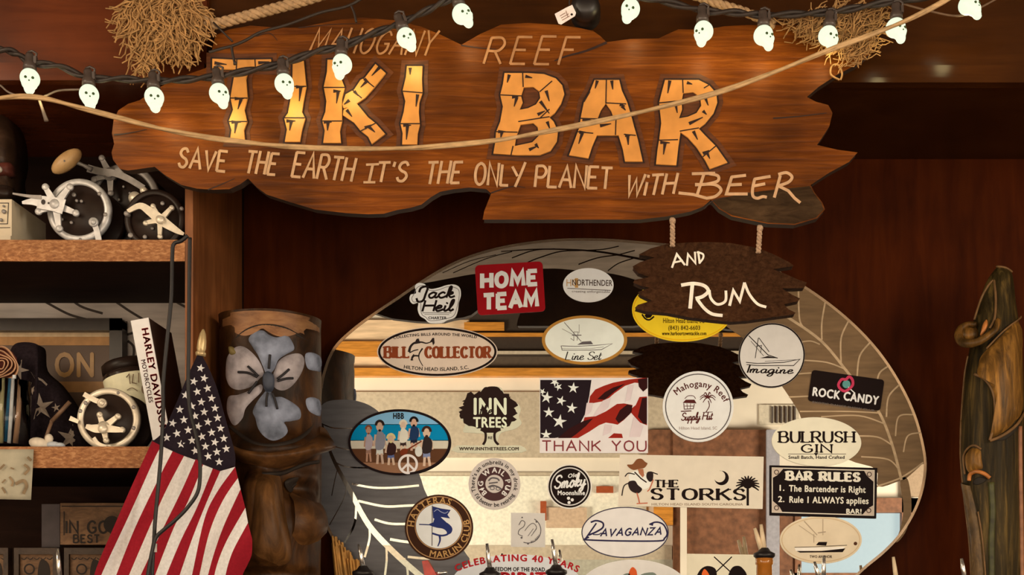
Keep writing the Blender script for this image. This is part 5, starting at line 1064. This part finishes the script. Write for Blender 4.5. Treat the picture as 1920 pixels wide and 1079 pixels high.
# canton: filled between its left and right edges
mb.use(2); Lc = c2(pp('371,664 352,705 334,748 320,780 304,812 286,828'), 8); Rc = c2(pp('377,664 392,692 408,732 424,790 440,848 441,876'), 8); n = 12; V = []
for j in range(len(Lc)):
    for k in range(n+1):
        x, z = Lc[j][0]+(Rc[j][0]-Lc[j][0])*k/n, Lc[j][1]+(Rc[j][1]-Lc[j][1])*k/n+(10*math.sin(math.pi*k/n) if j > len(Lc)-8 else 0); V.append(P(x, z, fold(x, z)-.0004))
mb.add(V, [(j*(n+1)+k, (j+1)*(n+1)+k, (j+1)*(n+1)+k+1, j*(n+1)+k+1) for j in range(len(Lc)-1) for k in range(n)], True)
low = pp('286,828 304,837 325,844 346,854 367,861 381,872 399,879 413,884'); n = 8; V = []
top_ = [Lc[-1]+(0,)]; 
for j in range(8):
    a_ = low[j]; t = j/7; b_ = (286+155*t, 828+48*t+10*math.sin(math.pi*t)-3)
    for k in range(4): x, z = a_[0]+(b_[0]-a_[0])*k/3, a_[1]+(b_[1]-a_[1])*k/3; V.append(P(x, z, fold(x, z)-.0004))
mb.add(V, [(j*4+k, (j+1)*4+k, (j+1)*4+k+1, j*4+k+1) for j in range(7) for k in range(3)], True)
cl_ = mb.build('flag_cloth', [cloth_r, cloth_w, cloth_b], fg)
mb = MB(); rd = random.Random(2)
for x, z in pp('1090,28 1035,45 1108,82 1053,100 990,118 1130,135 1075,155 1025,178 1148,188 960,195 1090,208 1042,230 1162,240 982,250 1110,262 922,268 1058,285 1178,295 1005,305 1130,318 945,323 1078,340 1195,350 890,345 1025,360 1147,370 967,380 1097,392 1208,405 1042,415 1158,422 1112,445 1170,475 1071,-26'):
    X_, Z_ = x/2.848, 700+z/2.848; q_ = star(X_, Z_, 8.2, rd.uniform(-12, 12), .40)
    mb.add([P(a_, b_, fold(a_, b_)-.0012) for a_, b_ in [(X_, Z_)]+q_], [(0, 1+(i+1) % 10, 1+i) for i in range(10)])
mb.build('flag_stars', cloth_w, cl_)
gold = mat('gold_finial', (.62, .46, .24), .35, metal=.4, noise=.15)
mb = MB(); c = P(376, 668, YB+.004); k = S(YB); mb.lathe((c.x, c.y, c.z), [(.0001, 0), (9*k, 0), (9.5*k, 6*k), (7*k, 9*k), (8.5*k, 14*k), (8*k, 28*k), (5.5*k, 42*k), (2*k, 50*k), (.0001, 51*k)], 'z', 20)
mb.v = [c+Matrix.Rotation(math.radians(6), 3, 'Y') @ (v-c) for v in mb.v]; mb.build('finial', gold, fg)
mb = MB(); mb.tube([P(376, 666, YB+.010), P(368, 700, YB+.028), P(330, 900, YB+.03), P(292, 1092, YB+.032), Vector((P(292, 1092, YB).x-.03, YB+.034, 1.335))], .005, 10); mb.build('pole', dk, fg)

# ================================================================ tiki post
YK, RK = -.165, None
tk = thing('tiki_statue', 'carved wooden tiki post painted with a pale blue flower, left of the mirror', 'tiki statue', Vector((P(507, 0, YK).x, YK, 1.33)))
tw = wood('tiki_wood', (.014, .0055, .002), (.052, .020, .006), (.125, .052, .015), stretch=(6, 6, 2.5), scale=6, rough=.42, bump=.4, patch=.65, spec=.16)
KS = S(YK-.06); CX = P(507, 0, YK).x; RAD = 92*S(YK)
def g2(x, z, cx, cz, sx, sz): return math.exp(-((x-cx)/sx)**2-((z-cz)/sz)**2)
def tdisp(x, z):
    """relief in picture pixels: forehead ring, brow, nose, eye hollows, mouth"""
    d = 0
    arc = 852-.0022*(x-512)**2-4
    d += .020*math.exp(-((z-arc)/22)**2)                      # the deep smiling brow
    d -= .014*math.exp(-((z-(arc+38))/16)**2)*(1-math.exp(-((x-515)/34)**2))
    d += .034*math.exp(-((x-(508+(z-960)*.0))/(20+max(0, z-940)*.17))**4)*(1/(1+math.exp(-(z-900)/8)))*(1/(1+math.exp((z-1062)/5)))
    for ex in (438, 578): d -= .030*g2(x, z, ex, 914, 28, 18)
    d += .010*g2(x, z, 572, 985, 26, 30)+.010*g2(x, z, 442, 985, 26, 30)
    d -= .012*math.exp(-((z-1078)/10)**2)
    d -= .006*g2(x, z, 512, 740, 70, 80)
    d -= .005*math.exp(-((z-605)/5)**2) if z > 596 else 0
    return d
ztop, zlow = P(507, 578, YK-RAD).z, 1.33
mb = MB(); NA, NH = 112, 150; V = []
def tsurf(px, py, lift=0):
    """front of the post under picture position px,py"""
    z = EZ+(EY-py)*KS; x = co.location.x+(px-EX)*S(YK-.05); u = max(-.999, min(.999, (x-CX)/RAD)); a = math.asin(u); r = RAD+tdisp(px, py)+lift
    return Vector((CX+r*math.sin(a), YK-r*math.cos(a), z))
for i in range(NH+1):
    z = ztop+(zlow-ztop)*i/NH; py = EY-(z-EZ)/KS
    for j in range(NA):
        a = -math.pi+2*math.pi*j/NA; px = 507+92*math.sin(a); fr_w = max(0, math.cos(a))**.5
        r = RAD*(1+.02*math.sin(3*a+z*8))+tdisp(px, py)*fr_w
        if py < 600: r *= 1.0+.03*math.sin(a*5)*max(0, (600-py)/22)
        V.append(Vector((CX+r*math.sin(a), YK-r*math.cos(a), z)))
mb.add(V, [(i*NA+j, (i+1)*NA+j, (i+1)*NA+(j+1) % NA, i*NA+(j+1) % NA) for i in range(NH) for j in range(NA)], True)
mb.add(V[:NA], [tuple(range(NA))]); mb.build('carved_post', tw, tk)
def patch(mb, outline, lift, rings=5, dome=.004, surf=None):
    surf = surf or tsurf
    q = c2(pp(outline), 5, True); n = len(q); cx, cz = sum(p[0] for p in q)/n, sum(p[1] for p in q)/n; V = []
    for j in range(rings+1):
        t = 1-j/rings
        for x, z in q: V.append(surf(cx+(x-cx)*t, cz+(z-cz)*t, (lift+dome*(1-t*t)) if j else -.004))
    mb.add(V, [(j*n+i, j*n+(i+1) % n, (j+1)*n+(i+1) % n, (j+1)*n+i) for j in range(rings) for i in range(n)], True)
def strip(mb, up, low, lift, dome, surf=None, n=6):
    surf = surf or tsurf; a, b = c2(pp(up), 6), c2(pp(low), 6); V = []
    for (x0, z0), (x1, z1) in zip(a, b):
        for k in range(n+1): t = k/n; V.append(surf(x0+(x1-x0)*t, z0+(z1-z0)*t, lift+dome*math.sin(math.pi*t)**.6-(.004 if k in (0, n) else 0)))
    mb.add(V, [(i*(n+1)+k, (i+1)*(n+1)+k, (i+1)*(n+1)+k+1, i*(n+1)+k+1) for i in range(len(a)-1) for k in range(n)], True)
tbw = wood('tiki_brow_lit_wood', (.040, .017, .006), (.095, .040, .013), (.17, .075, .025), stretch=(5, 5, 5), scale=7, rough=.4, bump=.3, patch=.5, spec=.16)  # lighter tone paints side light onto brow and cheeks
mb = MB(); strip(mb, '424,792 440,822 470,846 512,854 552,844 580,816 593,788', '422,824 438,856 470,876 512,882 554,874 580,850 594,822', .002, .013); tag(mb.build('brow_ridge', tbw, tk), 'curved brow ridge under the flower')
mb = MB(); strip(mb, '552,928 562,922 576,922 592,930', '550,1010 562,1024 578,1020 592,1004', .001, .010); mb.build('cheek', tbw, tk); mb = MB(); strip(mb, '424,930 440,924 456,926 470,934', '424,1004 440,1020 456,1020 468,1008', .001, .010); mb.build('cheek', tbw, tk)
band = MB(); q = [tsurf(x, 590, .001) for x in range(420, 596, 4)]; q2 = [tsurf(x, 622+14*abs(math.sin(x*.05)), .001) for x in range(420, 596, 4)]
band.add(q+q2, [(i, i+1, len(q)+i+1, len(q)+i) for i in range(len(q)-1)], True); tag(band.build('raw_wood_band', wood('raw_tiki_rim', (.15, .06, .02), (.27, .12, .045), (.36, .18, .07), stretch=(3, 3, 9), scale=8, rough=.5), tk), 'lighter raw wood band round the top')
pal = mat('petal_white_paint', (.34, .31, .34), .85, noise=.5, scale=34, spec=.1); blu = mat('petal_blue_paint', (.21, .24, .33), .85, noise=.6, scale=30, spec=.1)
fw = None
PET = [('424,690 428,668 444,652 464,650 484,664 500,684 508,706 500,716 480,734 454,740 434,732 424,714', pal), ('472,640 486,626 502,624 514,632 528,636 546,630 556,640 560,656 546,668 532,680 524,700 510,712 502,696 492,674 480,656', blu), ('522,700 530,680 546,666 566,658 574,668 572,690 564,712 552,730 538,738 524,734 516,720', pal),
       ('430,744 452,742 478,734 502,722 504,736 484,756 470,772 464,792 448,806 434,794 426,772', pal), ('478,776 486,758 500,740 512,730 524,744 538,744 556,752 570,764 570,784 554,792 542,796 548,812 538,828 520,838 504,828 490,810 484,790', blu), ('570,660 584,652 594,664 590,686 574,690', blu), ('572,744 586,736 596,756 590,774 576,768', blu)]
fw = thing('painted_flower', None, None, tsurf(512, 716)); fw.parent = tk; fw.location = tsurf(512, 716)-Vector(tk['_w']); 
for o_, m_ in PET: mb = MB(); patch(mb, o_, .003, dome=.0035); mb.build('petal', m_, fw)
dkp = mat('flower_dark_line', (.012, .010, .014), .6); mb = MB(); patch(mb, '504,706 512,700 522,706 525,720 522,736 512,742 504,734 502,718', .012, dome=.005); mb.build('flower_centre', mat('flower_centre_blue', (.045, .055, .085), .6, noise=.3), fw)
def sline(mb, s_, r_, lift): mb.tube([tsurf(x, z, lift) for x, z in c2(pp(s_), 5)], r_, 6)
for s_ in ('516,672 515,684 514,698', '460,704 478,706 494,714', '478,694 488,704 496,712', '546,696 538,706 528,716', '552,712 542,714 528,720', '512,742 510,756 510,768', '520,742 524,754 528,772', '494,722 484,736 478,744'):
    mb = MB(); sline(mb, s_, .0022, .0085); mb.build('petal_line', dkp, fw)
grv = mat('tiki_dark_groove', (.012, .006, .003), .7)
mb = MB()
for s_, r_ in (('428,668 450,640 480,622 512,616 545,620 575,636', .004), ('440,652 470,668 488,690', .003), ('566,672 575,700 574,740 584,760', .0035), ('434,800 462,820 490,838 520,842 552,830 576,806 584,780', .0045), ('436,864 470,886 510,894 550,884 588,858', .004), ('560,912 575,900 592,894', .006), ('545,965 570,968 592,966', .003), ('434,640 442,664 440,680', .003)): sline(mb, s_, r_, -r_*.62)
mb.build('carved_groove', grv, tk)
mb = MB(); patch(mb, '544,906 558,894 578,888 595,888 594,908 578,916 556,922', .0012, dome=.001); patch(mb, '430,896 446,902 462,912 456,920 440,916 430,908', .0005, dome=.001); mb.build('eye_hollow_shade', grv, tk)  # dark patches paint the shade inside the eye sockets
mb = MB(); patch(mb, '494,892 520,890 534,896 540,930 546,985 552,1030 544,1056 520,1066 498,1058 486,1030 488,985 490,930', -.002, rings=7, dome=.016); tag(mb.build('nose', wood('tiki_nose_lit_wood', (.055, .024, .008), (.13, .058, .019), (.22, .10, .034), stretch=(7, 7, 2), scale=7, rough=.4, bump=.3, patch=.4, spec=.16), tk), 'long carved nose with side light painted in')  # lighter tone paints side light onto the nose
mb = MB(); patch(mb, '438,652 448,656 456,668 448,672 440,668', .004); tag(mb.build('leaf_paint', mat('ochre_paint', (.16, .12, .04), .6), tk), 'ochre painted leaf')

# ================================================================ carved log at the right
YO = -.14; lg = thing('carved_log', 'tall brown green carved log with peeling leaf shapes at the right edge', 'carved log', Vector((P(1880, 0, YO).x, YO, 1.33)))
YO = -.14
lw = wood('log_bark', (.016, .010, .003), (.050, .034, .011), (.20, .125, .034), stretch=(20, 20, 1.3), scale=5, rough=.45, bump=.6, patch=.75, spec=.12)
lw2 = wood('log_sheath', (.026, .014, .004), (.110, .055, .014), (.42, .19, .036), stretch=(8, 8, 1.6), scale=6, rough=.4, bump=.4, patch=.7, spec=.18)
edge = mat('pale_carved_edge', (.17, .092, .038), .45, noise=.3, spec=.2)
EL = c2([(z, x) for x, z in pp('1872,498 1858,515 1848,532 1838,560 1826,600 1820,640 1816,665 1810,700 1806,745 1803,790 1802,850 1806,905 1812,960 1818,1010 1822,1079 1826,1200 1828,1440')], 6)
ER = c2([(z, x) for x, z in pp('1880,498 1896,510 1901,532 1904,560 1910,600 1914,640 1917,665 1919,700 1920,745 1920,790 1920,850 1921,905 1922,960 1923,1010 1924,1079 1926,1200 1928,1440')], 6)
def edge_at(T, z):
    for (z0, x0), (z1, x1) in zip(T, T[1:]):
        if z <= z1: return x0+(x1-x0)*max(0, (z-z0)/(z1-z0))
    return T[-1][1]
def lsurf(px, py, lift=0):
    l, r = edge_at(EL, py), edge_at(ER, py); c, h = (l+r)/2, max(1, (r-l)/2); u = max(-1, min(1, (px-c)/h))
    return P(c+u*(h+lift/S(YO)*abs(u)), py, YO-math.sqrt(max(0, 1-u*u))*(h*.85*S(YO)+lift))
mb = MB(); NA = 48; rows = [500+i*6 for i in range(98)]+[1090+i*30 for i in range(12)]; V = []
for py in rows:
    l, r = edge_at(EL, py), edge_at(ER, py); c, h = (l+r)/2, (r-l)/2
    for j in range(NA):
        a = 2*math.pi*j/NA; rr_ = 1+(.02*math.sin(a*5+py*.013)+.015*math.sin(a*9))*(1 if math.cos(a) > .2 else 0)
        V.append(P(c+h*math.sin(a), py, YO-math.cos(a)*h*.85*S(YO)*rr_))
n = len(rows)
mb.add(V, [(i*NA+j, (i+1)*NA+j, (i+1)*NA+(j+1) % NA, i*NA+(j+1) % NA) for i in range(n-1) for j in range(NA)], True); mb.add(V[:NA], [tuple(range(NA))]); mb.add(V[-NA:], [tuple(range(NA))]); mb.build('trunk', lw, lg)
lwg = wood('log_gold_sheath', (.050, .026, .006), (.20, .095, .020), (.52, .25, .048), stretch=(16, 16, 2.2), scale=5, rough=.38, bump=.4, patch=.65, spec=.2)
def line(mb, s_, r_, lift=.001): mb.tube([lsurf(x, z, lift) for x, z in c2(pp(s_), 6)], r_, 7)
mb = MB(); patch(mb, '1864,524 1850,545 1838,580 1830,612 1840,632 1856,622 1864,600 1867,562', .001, dome=-.006, surf=lsurf); o = mb.build('hollow_sheath', lw2, lg)
mb = MB(); line(mb, '1862,526 1852,538 1840,562 1828,600', .0022); line(mb, '1864,526 1867,560 1865,596 1856,616', .0022); line(mb, '1866,500 1884,502 1898,511', .002); mb.build('sheath_edge', edge, o)
mb = MB(); patch(mb, '1840,622 1844,606 1850,598 1853,608 1848,622 1838,632', .003, dome=.003, surf=lsurf); patch_m = mat('orange_inner_wood', (.42, .15, .035), .4, noise=.4); tag(mb.build('inner_wood', patch_m, o), 'orange wood inside the hollow')
# the rolled lip that sticks out on the left
mb = MB(); q = [P(x, z, YO-d) for x, z, d in ((1872, 600, .040), (1866, 618, .046), (1850, 632, .050), (1832, 642, .050), (1814, 645, .042), (1801, 640, .030), (1797, 628, .024), (1803, 615, .020), (1816, 609, .022), (1830, 609, .03))]
mb.tube(cat(q, 5), [.0045+.0030*math.sin(math.pi*i/45) for i in range(46)], 9); mb.pillow(c2(pp('1800,634 1800,620 1812,612 1828,612 1838,624 1836,636 1818,643'), 3, True), YO-.018, .014, 4); mb.build('curled_lip', lw2, lg)
mb = MB(); mb.tube(cat([p+Vector((0, -.004, -.003)) for p in q[:8]], 5), .0018, 6); mb.build('lip_edge', edge, lg)
# broad sheath that wraps the middle
mb = MB(); patch(mb, '1838,664 1858,642 1882,620 1914,594 1918,660 1919,770 1906,794 1890,810 1872,821 1856,827 1862,803 1866,770 1862,738 1849,714 1830,702 1832,682', .004, dome=.010, rings=7, surf=lsurf); o = tag(mb.build('wrapping_sheath', lwg, lg), 'broad golden brown sheath wrapping the log')
mb = MB()
for s_, r_ in (('1856,827 1872,821 1890,810 1906,794 1919,770', .0028), ('1829,702 1848,713 1862,737 1866,770 1862,803 1856,826', .0026), ('1850,685 1868,700 1879,728 1881,765', .0018), ('1884,660 1895,690 1898,730 1898,770', .0018), ('1850,654 1880,622 1914,593', .0016)): line(mb, s_, r_, .008 if '685' in s_ or '660' in s_ else .0045)
mb.build('sheath_edge', edge, o)
dkg = mat('log_hollow_shade', (.012, .007, .003), .7)
mb = MB(); patch(mb, '1858,830 1874,824 1892,813 1908,797 1918,780 1914,800 1898,818 1878,830', .0006, dome=.0004, surf=lsurf); mb.build('painted_shadow', dkg, lg)  # dark patch paints the shadow below the wrapping sheath
# small bud lower down
mb = MB(); patch(mb, '1812,884 1808,858 1816,842 1828,837 1840,843 1842,862 1844,880 1832,884 1820,890', .002, dome=.006, surf=lsurf); o = mb.build('leaf_bud', lwg, lg)
mb = MB(); line(mb, '1811,890 1808,858 1816,841 1828,836 1840,843', .002, .002); mb.build('bud_edge', edge, o)
mb = MB(); line(mb, '1819,902 1821,890 1832,885 1846,889 1856,897', .0036, .003); tag(mb.build('bud_lip', patch_m, o), 'orange cut lip of the bud')
mb = MB(); patch(mb, '1822,908 1826,898 1838,893 1852,898 1846,906 1832,912', .001, dome=.0005, surf=lsurf); mb.build('bud_hollow', dkg, o)
# loose strip of bark on the left, lighter strip on the right
mb = MB(); strip(mb, '1804,905 1812,960 1818,1010 1822,1079 1825,1160', '1820,912 1832,960 1840,1010 1846,1079 1850,1160', .002, .005, surf=lsurf); tag(mb.build('bark_strip', wood('bark_strip_wood', (.05, .026, .009), (.13, .072, .024), (.24, .14, .05), stretch=(9, 9, 4), scale=9, rough=.5, bump=.5, patch=.5), lg), 'loose tan bark strip')
mb = MB(); line(mb, '1803,790 1802,850 1805,905 1811,960 1817,1010 1821,1079 1824,1150', .0020); line(mb, '1834,960 1842,1010 1848,1079 1852,1150', .0016); line(mb, '1816,668 1810,700 1806,745 1803,790', .0016); mb.build('bark_edge', edge, lg)
mb = MB(); line(mb, '1911,800 1912,900 1914,1000 1915,1100', .0040, .002); tag(mb.build('bare_strip', mat('pinkish_bare_wood', (.30, .13, .065), .5, noise=.25), lg), 'pinkish bare wood strip'); mb = MB(); line(mb, '1858,905 1861,960 1859,1010 1860,1100', .006, -.002); tag(mb.build('green_streak', mat('mossy_green_wood', (.050, .050, .014), .5, noise=.5, scale=60), lg), 'mossy green streak')

# ================================================================ bottles with pourers on the back bar
CT = 1.33
gl = {n_: mat('bottle_'+n_, c_, .08, spec=.6, coat=.3) for n_, c_ in (('dark', (.012, .010, .010)), ('amber', (.40, .14, .02)), ('brown', (.05, .02, .008)))}
spm = mat('pourer_steel', (.80, .78, .76), .18, metal=.9, noise=.08); cork = mat('pourer_black', (.012, .009, .010), .4)
spc = mat('cream_pourer_tube', (.72, .58, .40), .35)
def bottle(label, tip, col, y, base, glass='dark', spm_=spm, w=.006, collar=True, twin=None):
    """tip/base: picture positions of the pourer tip and of the collar"""
    t, bq = P(*tip, y), P(*base, y)
    r = thing('liquor_bottle', label, 'bottle', Vector((bq.x, y, CT)), 'bottles with pourers along the back bar')
    H = bq.z-CT; mb = MB(); mb.lathe((bq.x, y, CT), [(.0001, 0), (.036, 0), (.038, .006), (.038, H*.56), (.030, H*.68), (.015, H*.8), (.0135, H*.95), (.0155, H*.955), (.0155, H-.004), (.0001, H-.004)], 'z', 28); mb.build('bottle_glass', gl[glass], r)
    mb = MB(); mb.lathe((bq.x, y, bq.z), [(.0001, -.006), (.0145, -.006), (.019, -.002), (.019, .003), (.011, .007), (.007, .013), (.0001, .013)], 'z', 20); mb.build('pourer_collar', cork, r)
    for dx in ((0,) if not twin else (0, twin)):
        mb = MB(); a_, b_ = bq+Vector((dx*.4, 0, .008)), t+Vector((dx, 0, -abs(dx)*.6)); mb.tube([a_, a_.lerp(b_, .6), b_], [w*.75, w*.62, w*.42], 12); mb.build('pourer_spout', spm_, r)
    return r
bottle('bottle with a steel pourer in front of the grey etched leaf', (673, 1021), 0, -.17, (681, 1076))
bottle('bottle with a steel pourer over the red lettered oval, left one', (913, 1020), 0, -.17, (919, 1079))
bottle('bottle with a steel pourer over the red lettered oval, right one', (1035, 1012), 0, -.17, (1043, 1074))
r = bottle('amber bottle with a twin cream pourer in front of the mirror', (1427, 984), 0, -.17, (1433, 1042), 'amber', spc, .0065, twin=-.011)
bottle('bottle with a twin steel pourer below the tan boat sticker', (1545, 1043), 0, -.17, (1544, 1098), twin=-.017)
bottle('bottle with a cream pourer tip right of the mirror', (1675, 1045), 0, -.17, (1681, 1100), spm_=spc)
bottle('bottle with a white pourer tip beside the carved log', (1803, 1048), 0, -.32, (1810, 1100))
bottle('bottle with a white pourer tip in front of the banknote plaques', (108, 1029), 0, -.36, (112, 1100))
r = thing('red_pourer_bottle', 'bottle with a red plastic pourer below the fishing club sticker', 'bottle', Vector((P(812, 0, -.17).x, -.17, CT)))
bq = P(810, 1092, -.17); H = bq.z-CT; mb = MB(); mb.lathe((bq.x, -.17, CT), [(.0001, 0), (.034, 0), (.036, .006), (.036, H*.6), (.028, H*.7), (.014, H*.8), (.013, H), (.0001, H)], 'z', 28); mb.build('bottle_glass', gl['dark'], r)
mb = MB(); q_ = [P(a_, b_, -.18) for a_, b_ in pp('791,1053 802,1051 817,1076 824,1094 800,1094 795,1076')]; mb.add(q_+[v+Vector((0, .014, 0)) for v in q_], [(5, 4, 3, 2, 1, 0), (6, 7, 8, 9, 10, 11)]+[(i, (i+1) % 6, 6+(i+1) % 6, 6+i) for i in range(6)]); mb.build('red_pourer', mat('red_plastic', (.42, .02, .012), .2, noise=.3, scale=60, spec=.6), r)
mb = MB(); mb.tube([P(815, 1076, -.175), P(838, 1074, -.175)], .0028, 8); mb.build('pourer_spout', spm, r)
# rough golden bundle below the mirror's lower left edge
gb = thing('straw_bundle', 'rough golden brown straw bundle behind bottle at lower left of mirror', 'straw bundle', Vector((P(640, 0, -.06).x, -.075, CT)))
mb = MB(); rd = random.Random(8)
for i in range(150):
    x = rd.uniform(622, 704); t = 1003+max(0, x-628)*1.08+rd.uniform(0, 22); y = -.032-rd.random()*.02; x2 = x+18+rd.uniform(-8, 8); b_ = P(x2, 1180, y); b_.z = CT
    mb.tube([P(x, t, y), P((x+x2)/2+rd.uniform(-4, 4), (t+1180)/2, y-.004), b_], [.0022, .0032, .0028], 5, cap=False)
tag(mb.build('straw', mat('golden_straw', (.50, .25, .06), .6, noise=.4, scale=40), gb), None)
